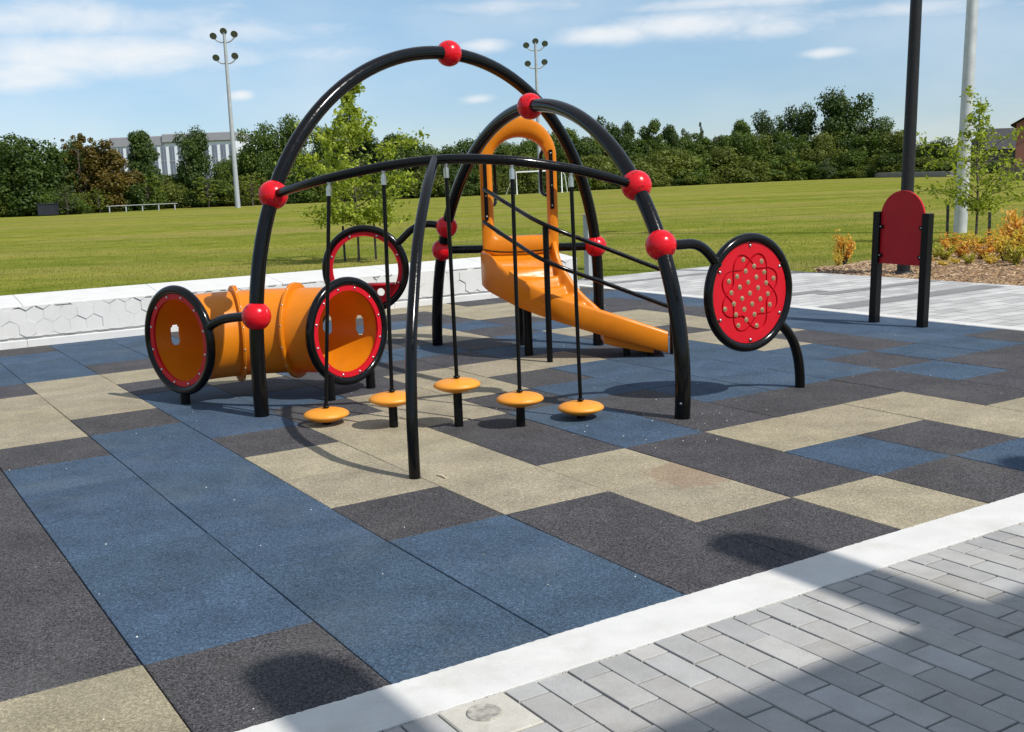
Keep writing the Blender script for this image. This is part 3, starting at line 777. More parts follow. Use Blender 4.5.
# guard rails beside the slide
def onpost(x, y, py): return Vector((x, y, zat(Vector((x, y, 0)), py)))
q0 = CAM + ray(484, 189) * (10.06 / ray(484, 189).y); q0l = CAM + ray(484, 222) * (10.06 / ray(484, 222).y)
P1 = Vector((.325, 9.224, 0)); P2 = Vector((1.40, 9.389, 0)); off = Vector((.0, -.03, 0))
u1 = onpost(.325, 9.195, 225); u2 = onpost(1.40, 9.36, 274); l1 = onpost(.325, 9.195, 261.5); l2 = onpost(1.40, 9.36, 308)
for a_, b_, c_ in ((q0, u1, u2), (q0l, l1, l2)):
    mb = MB(); mb.tube(catmull([a_, a_.lerp(b_, .5) + Vector((-.014, -.012, 0)), b_, b_.lerp(c_, .5) + Vector((0, -.012, 0)), c_], 8), .0185, 12); mb.build('guard_rail', BLACK, ps)
for P_0, zt in ((P1, u1.z), (P2, u2.z)):
    mb = MB(); mb.tube([(P_0.x, P_0.y, -.04), (P_0.x, P_0.y, zt)], .0255, 12); mb.build('guard_post', BLACKM, ps)
# foot label plate dots on the right arch foot
fp = f2(1.80); 
bolt(ps, (1.06, 6.845 - .052, .105), (-.1, -1, 0), 1.1)

# ================================================================== SIGN (seen from behind)
sA, sB = Vector((3.643, 10.881, 0)), Vector((3.947, 10.408, 0)); ts = (sB - sA).normalized(); ns = Vector((ts.y, -ts.x, 0))
if ns.dot(CAM - sA) < 0: ns = -ns
sg = empty('park_sign', (sA + sB) / 2, 'arched red sign seen from its blank back, on two square black posts', 'sign')
zpA, zpB = zat(sA, 212), zat(sB, 213)
for p, z in ((sA, zpA), (sB, zpB)):
    mb = MB(); mb.box(p + Vector((0, 0, z / 2 - .02)), .038, .038, z / 2 + .02, ts, ns, 0, .005); mb.build('post', BLACKM, sg)
mid = (sA + sB) / 2; hw = (sB - sA).length / 2 - .030
zb_, zt_ = zat(mid, 264.5), zat(mid, 190.5); hr_ = hw * 1.02
outl = [(hw, zb_)] + [(hw * math.cos(a), zt_ - hr_ + hr_ * math.sin(a)) for a in [PI * k / 28 for k in range(29)]] + [(-hw, zb_)]
mb = MB()
mk = lambda o_, s_=1: [mid + ts * (x * s_) + ns * o_ + Vector((0, 0, zb_ + (z - zb_) * (1 if s_ == 1 else .995))) for x, z in outl]
rws = [mk(-.012, .99), mk(-.010), mk(.010), mk(.012, .99)]
mb.grid(rws, 0, False, cv=True); mb.add(rws[-1], [tuple(range(len(outl)))]); mb.add(rws[0], [tuple(range(len(outl) - 1, -1, -1))])
pnl = mb.build('sign_panel', REDS, sg); sg.rotation_euler.y = .030
for sx in (-1, 1):
    for z in (zb_ + .08, zb_ + .36):
        mb = MB(); mb.box(mid + ts * (sx * (hw - .012)) + ns * .018 + Vector((0, 0, z)), .03, .010, .018, ts, ns, 0, .003); br_ = mb.build('bracket', BLACKM, sg)
        bolt(sg, mid + ts * (sx * (hw - .016)) + ns * .03 + Vector((0, 0, z)), ns, .9)

# ================================================================== FOLIAGE
def leafmesh(name, pts, nrms, size, tone, mi_=0, m=None, asp=.55, seed=1):
    """one folded leaf (two quads as 6 verts) per point"""
    r_ = np.random.default_rng(seed); n = len(pts); pts = np.asarray(pts, float); nr = np.asarray(nrms, float)
    nr = nr / (np.linalg.norm(nr, axis=1, keepdims=True) + 1e-9)
    rd = r_.normal(size=(n, 3)); t_ = np.cross(nr, rd); t_ /= (np.linalg.norm(t_, axis=1, keepdims=True) + 1e-9); b_ = np.cross(nr, t_)
    s_ = np.asarray(size).reshape(-1, 1) * np.ones((n, 1)); fold = s_ * .18
    a = pts + t_ * s_; c = pts - t_ * s_; l1_ = pts + b_ * s_ * asp + t_ * s_ * .25 + nr * fold; l2_ = pts + b_ * s_ * asp - t_ * s_ * .35 + nr * fold
    k1 = pts - b_ * s_ * asp + t_ * s_ * .25 + nr * fold; k2 = pts - b_ * s_ * asp - t_ * s_ * .35 + nr * fold
    V = np.stack([a, l1_, l2_, c, k2, k1], 1).reshape(-1, 3)
    base = (np.arange(n) * 6)[:, None]
    Fq = np.concatenate([base + np.array([[0, 1, 2, 3]]), base + np.array([[0, 3, 4, 5]])], 0)
    me = bpy.data.meshes.new(name); me.vertices.add(len(V)); me.vertices.foreach_set('co', V.ravel())
    me.loops.add(Fq.size); me.loops.foreach_set('vertex_index', Fq.ravel().astype(np.int32))
    me.polygons.add(len(Fq)); me.polygons.foreach_set('loop_start', (np.arange(len(Fq)) * 4).astype(np.int32)); me.polygons.foreach_set('loop_total', np.full(len(Fq), 4, np.int32))
    me.update(calc_edges=True)
    ca = me.color_attributes.new('tone', 'FLOAT_COLOR', 'POINT')
    tt = np.repeat(np.clip(np.asarray(tone), 0, 1), 6); ca.data.foreach_set('color', np.stack([tt, tt, tt, np.ones_like(tt)], 1).astype(np.float32).ravel())
    if m: me.materials.append(m)
    return me

def crown_points(seed, kind, n):
    """unit crown: z 0..1 (height 1), radius ~ .5"""
    r_ = np.random.default_rng(seed); P_, N_, S_, T_ = [], [], [], []
    lob = []
    if kind == 'round':
        for k in range(26):
            z = r_.uniform(.16, .9); rad = .40 * math.sqrt(max(.05, 1 - ((z - .5) / .52) ** 2)); a = r_.uniform(0, 2 * PI); q = r_.uniform(.35, .95) * rad
            lob.append((q * math.cos(a), q * math.sin(a), z, r_.uniform(.09, .19)))
        lob.append((0, 0, .5, .27)); lob.append((0, 0, .3, .26)); lob.append((.02, 0, .72, .2))
    elif kind == 'oval':
        for k in range(24):
            z = r_.uniform(.1, .97); rad = .34 * (1 - abs((z - .42) / .62) ** 1.7) + .03; a = r_.uniform(0, 2 * PI); q = r_.uniform(.3, 1) * rad
            lob.append((q * math.cos(a), q * math.sin(a), z, r_.uniform(.07, .15)))
        lob += [(0, 0, .3, .22), (0, 0, .55, .18)]
    elif kind == 'conifer':
        for k in range(44):
            z = r_.uniform(.05, .98); rad = .30 * (1 - z) ** .8 + .015; a = r_.uniform(0, 2 * PI); q = r_.uniform(.3, 1.05) * rad
            lob.append((q * math.cos(a), q * math.sin(a), z, .035 + .11 * (1 - z) * r_.uniform(.6, 1.2)))
    elif kind == 'sparse':
        for k in range(70):
            z = r_.uniform(.18, 1.0); rad = .34 * (1 - abs((z - .55) / .55) ** 2) + .04; a = r_.uniform(0, 2 * PI); q = r_.uniform(.2, 1.1) * rad
            lob.append((q * math.cos(a), q * math.sin(a), z, r_.uniform(.018, .048)))
    else:   # shrub
        for k in range(30):
            a = r_.uniform(0, 2 * PI); z = abs(r_.normal(0, .34)) + .06; z = min(z, .85); q = .46 * math.sqrt(max(0, 1 - (z / 1.0) ** 2)) * math.sqrt(r_.uniform(.1, 1))
            lob.append((q * math.cos(a), q * math.sin(a), z, r_.uniform(.10, .2)))
    w = np.array([l[3] ** 2 for l in lob]); w /= w.sum()
    cnt = r_.multinomial(n, w)
    for (x, y, z, r), c in zip(lob, cnt):
        d = r_.normal(size=(c, 3)); d /= np.linalg.norm(d, axis=1, keepdims=True)
        rr = r * (r_.uniform(.35, 1, (c, 1)) ** .45) * (1 + r_.normal(0, .13, (c, 1)))
        p = np.array([x, y, z]) + d * rr * np.array([1.1, 1.1, .85]); P_.append(p); N_.append(d * .9 + r_.normal(size=(c, 3)) * .55 + np.array([0, 0, .35]))
        lt = r_.uniform(.25, .75); T_.append(np.clip(lt + r_.normal(0, .16, c), 0, 1)); S_.append(r_.uniform(.55, 1.25, c))
    return np.concatenate(P_), np.concatenate(N_), np.concatenate(S_), np.concatenate(T_)

LM = {'dark': leafmat('dark_green_leaves', (.019, .042, .007), (.074, .115, .019), .28), 'mid': leafmat('mid_green_leaves', (.037, .070, .010), (.122, .172, .026), .33),
      'olive': leafmat('olive_green_leaves', (.066, .092, .012), (.165, .185, .036), .32), 'orange': leafmat('turning_leaves', (.060, .052, .010), (.155, .105, .017), .25),
      'pale': leafmat('pale_olive_leaves', (.085, .110, .016), (.20, .225, .046), .33), 'light': leafmat('light_green_leaves', (.085, .115, .014), (.21, .245, .038), .35), 'grey': leafmat('grey_green_leaves', (.05, .07, .03), (.12, .145, .07), .3)}
BARK = speck('brown_bark', (.075, .058, .045), 18, .35, .9, bs=.5, bscale=30)
TW = mat('dark_twig', (.05, .04, .032), .85)
PROTO = {}
def proto(kind, seed, lm, n, size):
    key = (kind, seed, lm, n)
    if key in PROTO: return PROTO[key]
    p, nn, s_, tt = crown_points(seed, kind, n)
    crown = leafmesh('crown', p, nn, s_ * size, tt, m=LM[lm], seed=seed)
    mbt = MB(); r_ = random.Random(seed); top = .9 if kind != 'shrub' else .4
    mbt.tube([(0, 0, -.03), (0.004, 0, .15), (-.006, .005, .4), (.004, -.004, .65), (0, 0, top)], [.022, .018, .014, .009, .003], 8)
    for k in range(14 if kind != 'shrub' else 8):
        z = r_.uniform(.12 if kind != 'shrub' else .02, top * .95); a = r_.uniform(0, 2 * PI); l_ = r_.uniform(.15, .32) * (1.15 - z)
        st = Vector((0, 0, z)); en = st + Vector((math.cos(a) * l_, math.sin(a) * l_, l_ * r_.uniform(.4, 1.0)))
        mbt.tube([st, st.lerp(en, .5) + Vector((0, 0, .015)), en], [.009, .006, .002], 6)
    o = mbt.build('trunk', BARK); tr_me = o.data; bpy.data.objects.remove(o)
    PROTO[key] = (crown, tr_me); return PROTO[key]
def plant(name, loc, h, w, kind, seed, lm, label, cat, group=None, n=2600, size=.03, rot=None):
    crown, tr_me = proto(kind, seed, lm, n, size)
    e = empty(name, loc, label, cat, group); e.rotation_euler.z = rot if rot is not None else rng.uniform(0, 6.28)
    for nm, me in (('crown', crown), ('trunk', tr_me)):
        o = bpy.data.objects.new(nm, me); col.objects.link(o); o.parent = e; o.scale = (w, w, h)
    return e
BASE = [(-60, 219), (0, 217), (50, 215.5), (108, 212), (178, 208), (250, 205.5), (330, 202), (400, 199), (480, 195.5), (540, 193), (600, 189.5), (700, 184.5), (800, 180), (870, 177.5), (945, 175), (1100, 169)]
def basey(x):
    for (a, ya), (b_, yb) in zip(BASE[:-1], BASE[1:]):
        if a <= x <= b_: return ya + (yb - ya) * (x - a) / (b_ - a)
    return BASE[0][1] if x < 0 else BASE[-1][1]
def tree_at(name, x, ytop, wpx, kind, seed, lm, label, back=0, cat='tree', group='trees along the far edge of the field', **k):
    p = G(x, basey(x)); d = (p - CAM).dot(fw) + back; p = atd(x, d); h = zat(p, ytop); w = wpx * d / F * 1.16
    if kind in ('oval', 'conifer', 'sparse'): w /= .74
    p.z = -.03
    return plant(name, p, h, w, kind, seed, lm, label, cat, group, **k)
TREES = [
 (-30, 143, 90, 'round', 1, 'mid', 'big mid green tree cut off by the left edge of the photo', 2),
 (26, 134, 86, 'round', 2, 'dark', 'broad dark green tree behind the dark bin at far left', 3),
 (59, 150, 26, 'oval', 3, 'dark', 'narrow dark tree between the broad dark tree and the orange tree', 5),
 (84, 135, 42, 'sparse', 4, 'orange', 'thin topped yellowing tree with sky showing through, left of the orange tree', 3),
 (108, 142, 52, 'oval', 5, 'orange', 'orange brown tree turning colour behind the long bench', 1),
 (146, 134, 36, 'oval', 6, 'dark', 'dark tree in front of the left end of the grey office building', 3),
 (196, 130, 43, 'round', 7, 'dark', 'rounded dark green tree in front of the middle of the office building', 3),
 (222, 160, 34, 'round', 8, 'mid', 'lower green tree just left of the left floodlight pole', 4),
 (172, 172, 34, 'round', 9, 'mid', 'low green tree between the two dark trees before the office building', 4),
 (262, 124, 52, 'round', 10, 'mid', 'tall green tree just right of the left floodlight pole', 5),
 (297, 114, 48, 'round', 11, 'mid', 'tallest green tree behind the left side of the big arch', 7),
 (328, 125, 44, 'round', 2, 'mid', 'green tree behind the light green sapling, on its left', 8),
 (362, 130, 46, 'oval', 12, 'dark', 'dark tree straight behind the light green sapling', 8),
 (392, 136, 42, 'oval', 13, 'dark', 'dark tree showing right of the light green sapling crown', 8),
 (424, 148, 40, 'round', 7, 'mid', 'green tree behind the top of the front support leg', 8),
 (452, 150, 36, 'oval', 5, 'mid', 'green tree behind the left shoulder of the lower arch', 9),
 (478, 146, 30, 'conifer', 14, 'dark', 'pointed dark tree just left of the slide hoop', 9),
 (504, 140, 40, 'round', 8, 'mid', 'green tree seen through the left half of the slide hoop', 9),
 (534, 136, 40, 'round', 1, 'mid', 'green tree seen through the right half of the slide hoop', 9),
 (566, 128, 38, 'oval', 12, 'mid', 'green tree between the slide hoop and the right legs of the arches', 9),
 (588, 138, 28, 'oval', 13, 'grey', 'thin pale tree behind the right side of the tall arch', 8),
 (607, 118, 30, 'oval', 14, 'dark', 'tallest pointed evergreen right of the slide hoop', 10),
 (633, 122, 28, 'oval', 15, 'dark', 'pointed evergreen right behind the upper right ball of the lower arch', 10),
 (653, 123, 28, 'oval', 16, 'mid', 'third pointed evergreen, lighter green, right of the lower arch', 9),
 (671, 126, 24, 'oval', 13, 'dark', 'dark upright tree at the right end of the pointed evergreens', 9),
 (686, 130, 17, 'oval', 5, 'grey', 'wispy half bare tree beside the pointed evergreens', 10),
 (701, 122, 15, 'conifer', 14, 'grey', 'taller wispy grey green tree standing in the dip of the tree line', 10),
 (719, 135, 24, 'oval', 12, 'grey', 'low wispy grey tree at the lowest dip of the tree line', 10),
 (742, 123, 28, 'oval', 3, 'mid', 'upright green tree at the left end of the tall right clump', 9),
 (768, 112, 40, 'round', 10, 'dark', 'dark green tree left of the highest tree on the right', 9),
 (799, 103, 42, 'round', 11, 'dark', 'tall dark tree touching the highest round tree on its left', 10),
 (846, 92, 66, 'round', 7, 'dark', 'highest round dark green tree on the right of the field', 10),
 (880, 116, 40, 'round', 2, 'dark', 'dark tree sloping down right of the highest round tree', 9),
 (903, 130, 38, 'round', 8, 'dark', 'dark tree behind the black lamp post', 8),
 (930, 143, 36, 'round', 9, 'dark', 'low dark tree right of the black lamp post', 10),
 (955, 146, 34, 'round', 1, 'mid', 'low green tree behind the pale steel pole', 14),
 (985, 150, 34, 'round', 10, 'mid', 'low green tree left of the brick house', 14),
]
for x, yt, w, kd, sd, lm, lab, bk in TREES:
    tree_at('tree', x, yt, w, kd, sd, lm, lab, bk, n=11000 if kd != 'sparse' else 2600, size=.0195 if kd != 'sparse' else .018)
for i_, x in enumerate(range(-420, -40, 30)): tree_at('tree', x, 146 + (i_ * 7) % 17, 80, 'round', (1, 2, 7, 10)[i_ % 4], ('mid', 'dark')[i_ % 2], 'green tree of the wood past the left edge of the photo', 2 + i_ % 3, group='trees of the wood past the left edge', n=11000, size=.0195)
for i_, x in enumerate(range(-30, 110, 24)): tree_at('tree', x, basey(x) - 58 - 8 * (i_ % 3), 44, 'round', 1 + i_ % 3, ('mid', 'dark')[i_ % 2], 'green tree filling the wood at the far left behind the front trees', 7, group='filler trees of the wood at far left', n=8500, size=.0215)
for i_, x in enumerate(range(236, 560, 22)): tree_at('tree', x, basey(x) - 48 - 7 * (i_ % 3), 44, 'round', (7, 8, 9, 10)[i_ % 4], ('mid', 'dark', 'mid')[i_ % 3], 'green tree in the continuous wood behind the arches', 10, group='filler trees of the wood behind the arches', n=8500, size=.0215)
for i_, x in enumerate(range(556, 735, 16)): tree_at('tree', x, 134 + (i_ * 5) % 9, 34, ('round', 'oval')[i_ % 2], (7, 5, 9, 12)[i_ % 4], ('mid', 'dark', 'mid')[i_ % 3], 'green tree in the even wood behind the hedge, right of the slide hoop', 9, group='filler trees of the wood right of the hoop', n=8500, size=.0215)
for i_, x in enumerate(range(738, 960, 18)): tree_at('tree', x, 128 + (i_ * 5) % 11 + (10 if x > 900 else 0), 42, 'round', (1, 2, 9, 10)[i_ % 4], ('mid', 'olive', 'dark', 'mid')[i_ % 4], 'green tree in the tall clump rising behind the hedge on the right', 6, group='filler trees of the tall right clump', n=8500, size=.0215)
# young light trees in front of the wood
for x, yt, w, lab in ((68, 186, 22, 'small bare bush beside the dark bin'), (100, 189, 22, 'pale yellow green young tree behind the left end of the long bench'), (149, 176, 30, 'light green young tree behind the right half of the long bench'),
                 (209, 177, 30, 'light green young tree just left of the floodlight pole foot'), (253, 173, 32, 'light green young tree just right of the floodlight pole foot'),
                 (792, 150, 20, 'slim bright green young tree in front of the hedge on the right'), (826, 158, 16, 'slim dull green young tree below the highest round tree')):
    tree_at('young_tree', x, yt, w, 'oval' if x > 700 else 'sparse', 19, 'light' if x not in (68, 826) else 'grey', lab, -1.5, n=1500 if x > 700 else 900, size=.026, group='young trees in front of the wood')
# shrubs of the hedge along the field
k = 0
xs_ = [x for x in range(-24, 600, 17)]
for x in xs_:
    x += rng.uniform(-5, 5); yt = basey(x) - rng.uniform(26, 50)
    tree_at('hedge_shrub', x, yt, rng.uniform(32, 46), 'shrub', 30 + k % 4, ('mid', 'dark', 'olive', 'dark', 'pale')[(k * 7) % 5], 'green shrub in the dark undergrowth below the trees', rng.uniform(1, 4), 'shrub', 'shrubs below the far trees', n=6000, size=.0245); k += 1
for x in range(584, 1040, 12):
    x += rng.uniform(-5, 5); top = 150 if x < 770 else (146 if x < 850 else 152)
    yt = top + rng.uniform(-9, 6) + (6 if x > 900 else 0)
    tree_at('hedge_bush', x, yt, rng.uniform(38, 56), 'shrub', 30 + k % 4, ('olive', 'pale', 'mid', 'dark', 'olive', 'mid', 'pale')[(k * 3) % 7], 'olive green bush in the tall hedge along the right of the field', rng.uniform(1, 5), 'shrub', 'bushes of the hedge on the right', n=6000, size=.0245); k += 1
for x in range(610, 1040, 16):
    x += rng.uniform(-5, 5); yt = basey(x) - rng.uniform(10, 17)
    tree_at('low_bush', x, yt, rng.uniform(22, 34), 'shrub', 30 + k % 4, ('mid', 'dark', 'olive', 'pale')[(k * 3) % 4], 'low bush at the foot of the hedge on the right', rng.uniform(-.5, .8), 'shrub', 'low bushes at the foot of the right hedge', n=6000, size=.0245); k += 1

# --- near young trees with stakes
def sapling(name, base, h, rad, z0, lab, seed, nl, ls):
    r_ = random.Random(seed); e = empty(name, base, lab, 'tree')
    b0 = Vector(base); mbt = MB(); tips = []
    tk = catmull([b0 + Vector((0, 0, -.05)), b0 + Vector((.01, .01, h * .3)), b0 + Vector((-.03, 0, h * .6)), b0 + Vector((.02, .02, h))], 8)
    rads = [.026 * (1 - .9 * i / (len(tk) - 1)) + .003 for i in range(len(tk))]
    mbt.tube(tk, rads, 10)
    for k in range(44):
        z = z0 + (h * .95 - z0) * (k / 43) ** 2.3; f_ = z / h; p = tk[min(len(tk) - 1, int(f_ * (len(tk) - 1)))].copy(); p.z = b0.z + z
        fr = (z - z0) / (h - z0); L_ = rad * max(.16, (1.0 if fr < .36 else 1.0 - 2.9 * (fr - .36))) * r_.uniform(.5, 1.08) * min(1, .62 + fr * 3); a = k * 2.4 + r_.uniform(-.5, .5)
        d = Vector((math.cos(a), math.sin(a), r_.uniform(.05, .6) + .5 * fr)); mid_ = p + d * L_ * .5 + Vector((0, 0, .05)); en = p + d * L_ + Vector((0, 0, r_.uniform(-.12, .06)))
        br = catmull([p, mid_, en], 5); mbt.tube(br, [.011 * (1 - .8 * i / (len(br) - 1)) * (1.1 - .6 * fr) for i in range(len(br))], 6)
        for q in br[3:]: tips.append(q)
        for s_ in range(2):
            q = br[r_.randrange(3, len(br))]; en2 = q + Vector((r_.gauss(0, .5), r_.gauss(0, .5), r_.gauss(.15, .3))) * L_ * .38
            mbt.tube([q, q.lerp(en2, .5) + Vector((0, 0, .015)), en2], [.004, .003, .0015], 5); tips += [q.lerp(en2, .5), en2, en2]
    mbt.build('trunk', BARK, e)
    g_ = np.random.default_rng(seed); tp_ = np.array([tuple(t_ - b0) for t_ in tips]); ix = g_.integers(0, len(tp_), nl)
    off_ = g_.normal(0, .062, (nl, 3)); p = tp_[ix] + off_; nn = g_.normal(size=(nl, 3)) + np.array([0, 0, .8])
    clump = g_.uniform(.2, .8, len(tp_))[ix]
    me = leafmesh('crown', p, nn, g_.uniform(.7, 1.3, nl) * ls, np.clip(clump + g_.normal(0, .15, nl), 0, 1), m=SAPL, seed=seed, asp=.42)
    o = bpy.data.objects.new('crown', me); col.objects.link(o); o.parent = e
    return e
SAPL = leafmat('sapling_leaves', (.15, .20, .018), (.42, .47, .07), .45)
tl = atd(359, 23.2); sapling('young_tree', tl, zat(tl, 80), 1.52, .74, 'light green staked young tree on the lawn behind the seat wall', 3, 6800, .05)
tr_ = atd(976, 22.2); sapling('young_tree', tr_, zat(tr_, 97), 1.4, .55, 'sparse light green staked young tree in the planting bed on the right', 8, 2300, .046)
STK = mat('stake_steel', (.02, .022, .018), .6)
for x, yb, yt, d, lab in ((345, 0, 226, 23.6, 'thin dark stake left of the young tree behind the wall'), (376, 0, 222, 23.8, 'thin dark stake right of the young tree behind the wall'), (947, 0, 205, 22.3, 'thin dark stake in front of the pale steel pole'), (989, 0, 199, 22.3, 'thin dark stake right of the sparse young tree')):
    p = atd(x, d); mb = MB(); h_ = zat(p, yt); mb.box(p + Vector((0, 0, h_ / 2 - .05)), .022, .022, h_ / 2 + .05, bev=.004); mb.box(p + Vector((0, 0, h_ - .1)), .028, .028, .012, bev=.003)
    thing('tree_stake', mb, STK, lab, 'stake', 'tree stakes')
# --- orange shrubs in the bed
SHL = [leafmat('autumn_shrub_orange', (.55, .22, .03), (.85, .54, .12), .45), leafmat('autumn_shrub_yellow', (.50, .34, .05), (.80, .60, .14), .45), leafmat('autumn_shrub_green', (.25, .26, .03), (.60, .50, .10), .45)]
SP = []
for sd in range(4):
    g_ = np.random.default_rng(50 + sd); pts = []; mbt = MB(); r_ = random.Random(sd)
    for k in range(16):
        a = r_.uniform(0, 6.28); l_ = r_.uniform(.5, 1.0); en = Vector((math.cos(a) * .42 * r_.uniform(.3, 1), math.sin(a) * .42 * r_.uniform(.3, 1), l_)); md_ = en * .5 + Vector((0, 0, .1)); mbt.tube([(0, 0, -.05), md_, en], [.012, .009, .004], 5)
        for q in range(27): t_ = r_.uniform(.25, 1.04); pts.append(tuple((md_ * (2 * t_) if t_ < .5 else md_.lerp(en, 2 * t_ - 1)) + Vector((r_.gauss(0, .05), r_.gauss(0, .05), r_.gauss(0, .05)))))
    pts = np.array(pts); nn = g_.normal(size=pts.shape) + np.array([0, 0, .5])
    o = mbt.build('stems', TW); sm_ = o.data; bpy.data.objects.remove(o)
    SP.append(([leafmesh('foliage', pts, nn, g_.uniform(.7, 1.3, len(pts)) * .05, np.clip(g_.normal(.5, .25, len(pts)), 0, 1), m=m_l, seed=sd, asp=.5) for m_l in SHL], sm_))
def bush(x, d, ytop, wpx, sd, c, lab, grp):
    p = atd(x, d); h_ = zat(p, ytop) * 1.3; w = wpx * d / F * 1.3; e = empty('autumn_shrub', (p.x, p.y, .0), lab, 'shrub', grp); e.rotation_euler.z = rng.uniform(0, 6)
    for nm, me in (('foliage', SP[sd][0][c]), ('stems', SP[sd][1])):
        o = bpy.data.objects.new(nm, me); col.objects.link(o); o.parent = e; o.scale = (w, w, h_)
bush(845, 17.3, 240, 26, 0, 0, 'small orange shrub alone at the left tip of the planting bed', 'autumn shrubs in the planting bed')
bush(838, 17.0, 254, 12, 2, 1, 'tiny yellow shrub left of the lone orange shrub', 'autumn shrubs in the planting bed')
SB = [(944, 17.2, 248, 24, 1, 2), (950, 18.6, 238, 24, 2, 0), (962, 17.6, 244, 24, 0, 0), (972, 19.2, 237, 22, 3, 1), (983, 17.2, 244, 26, 1, 0), (996, 18.2, 236, 26, 2, 0), (1004, 16.6, 240, 26, 3, 1), (1012, 18.6, 222, 30, 0, 0), (1022, 17.2, 219, 34, 1, 0), (1030, 16.2, 236, 32, 2, 1), (1042, 17.5, 224, 34, 3, 0), (1016, 15.8, 249, 24, 0, 2), (990, 16.3, 256, 18, 2, 1), (968, 16.5, 256, 16, 3, 2), (942, 16.3, 262, 16, 0, 1), (955, 16.6, 259, 14, 1, 1), (936, 18.0, 250, 18, 1, 2), (928, 17.2, 258, 16, 3, 1), (1006, 20, 236, 22, 1, 2), (980, 20.3, 238, 20, 0, 2)]
for x, d, yt, w, sd, c in SB:
    bush(x, d, yt, w, sd, c, ('orange shrub among the group', 'yellowing shrub among the group', 'green and yellow shrub among the group')[c] + ' in the planting bed right of the red sign', ('orange shrubs by the red sign', 'yellow shrubs by the red sign', 'green yellow shrubs by the red sign')[c])
# --- grass blades over the lawn near the playground
g_ = np.random.default_rng(5); n = 70000
d_ = 15.0 + g_.exponential(9.0, n); xp = g_.uniform(-60, 1080, n)
ax_ = np.array(rt); 
X = (xp - 512) / F * d_ / math.cos(ROLL) * 1.0; Y = d_ * math.cos(0) + 0 * X
uu = X * e1.x + Y * e1.y; vv = X * e2.x + Y * e2.y
keep = ~((vv < 12.68) & (uu > -13.80) & (vv > 8.9)) & ~((vv < 9.1) & (uu > -13.25))
# keep the bed clear of grass
bed = (vv > 12.4) & (uu > -11.6)
bx = np.array([G(x, y)[0] for x, y in edge]); by = np.array([G(x, y)[1] for x, y in edge])
keep &= ~(bed & (Y < np.interp(X, bx, by)))
X, Y, d_ = X[keep], Y[keep], d_[keep]; n = len(X)
hh = g_.uniform(.018, .042, n); ww = .004 * (d_ / 15) ; an = g_.uniform(0, 6.28, n); lx = g_.normal(0, .022, n); ly = g_.normal(0, .022, n)
V = np.empty((n, 3, 3)); V[:, 0] = np.stack([X - np.cos(an) * ww, Y - np.sin(an) * ww, np.full(n, -.035)], 1); V[:, 1] = np.stack([X + np.cos(an) * ww, Y + np.sin(an) * ww, np.full(n, -.035)], 1); V[:, 2] = np.stack([X + lx, Y + ly, -.03 + hh], 1)
me = bpy.data.meshes.new('grass_blades'); me.vertices.add(n * 3); me.vertices.foreach_set('co', V.ravel()); me.loops.add(n * 3); me.loops.foreach_set('vertex_index', np.arange(n * 3, dtype=np.int32)); me.polygons.add(n); me.polygons.foreach_set('loop_start', (np.arange(n) * 3).astype(np.int32)); me.polygons.foreach_set('loop_total', np.full(n, 3, np.int32)); me.update(calc_edges=True)
ca = me.color_attributes.new('tone', 'FLOAT_COLOR', 'POINT'); tt = np.repeat(np.clip(g_.normal(.45, .25, n), 0, 1), 3); ca.data.foreach_set('color', np.stack([tt, tt, tt, np.ones_like(tt)], 1).astype(np.float32).ravel())
me.materials.append(leafmat('grass_blade', (.085, .115, .012), (.19, .208, .032), .3))
o = bpy.data.objects.new('grass', me); col.objects.link(o); tag(o, 'short mown grass of the sports field beside the playground', 'grass', kind='stuff')

# ================================================================== POLES, FIELD FURNITURE, BUILDINGS
lp = atd(903.3, 15.65); e = empty('lamp_post', lp, 'dark round lamp post rising out of the photo behind the red sign', 'lamp post')
mb = MB(); mb.tube([lp + Vector((0, 0, -.05)), lp + Vector((0, 0, 3)), lp + Vector((0, 0, 6.5))], [.092, .081, .068], 20); mb.lathe([(.15, 0), (.15, .02), (.115, .05)], lp, n=20); mb.build('pole', DARKPOLE, e)
mb = MB(); mb.lathe([(.09, 6.45), (.30, 6.52), (.32, 6.58), (.28, 6.7), (.0, 6.78)], lp, n=28); mb.build('lamp_head', DARKPOLE, e); e.rotation_euler.y = .027
LAMPG = mat('lamp_glass', (.10, .11, .12), .15, spec=.8)
def floodlight(name, base, h, r0_, r1_, lab, grp, m, span=1.5, hs=.26):
    e = empty(name, base, lab, 'floodlight', grp); b0 = Vector(base)
    mb = MB(); mb.tube([b0 + Vector((0, 0, -.05)), b0 + Vector((0, 0, h * .5)), b0 + Vector((0, 0, h))], [r0_, (r0_ + r1_) / 2, r1_], 14); mb.build('pole', m, e)
    lamps = [(-span, h - .35), (0, h + .05), (span, h - .25), (-span * .9, h - 2.35), (span * .9, h - 2.25)]
    for z in (h - .95, h - 2.9):
        mb = MB(); mb.tube(catmull([b0 + Vector((-span, 0, z + .35)), b0 + Vector((-span * .5, 0, z)), b0 + Vector((0, 0, z - .05)), b0 + Vector((span * .5, 0, z)), b0 + Vector((span, 0, z + .4))], 5), .07, 8); mb.build('crossarm', m, e)
    for x, z in lamps:
        c = b0 + Vector((x, -.1, z)); ax = Vector((0, -.85, -.5))
        mb = MB(); mb.lathe([(0, -.35), (hs * .5, -.33), (hs * .8, -.2), (hs * 1.75, .12), (hs * 1.8, .15)], c, ax, 16); ld = mb.build('lamp', LAMPB, e)
        mb = MB(); mb.lathe([(hs * 1.7, .13), (hs, .10), (0, .09)], c, ax, 16); mb.build('lens_glass', LAMPG, ld)
    return e
LAMPB = mat('lamp_housing', (.05, .055, .06), .5)
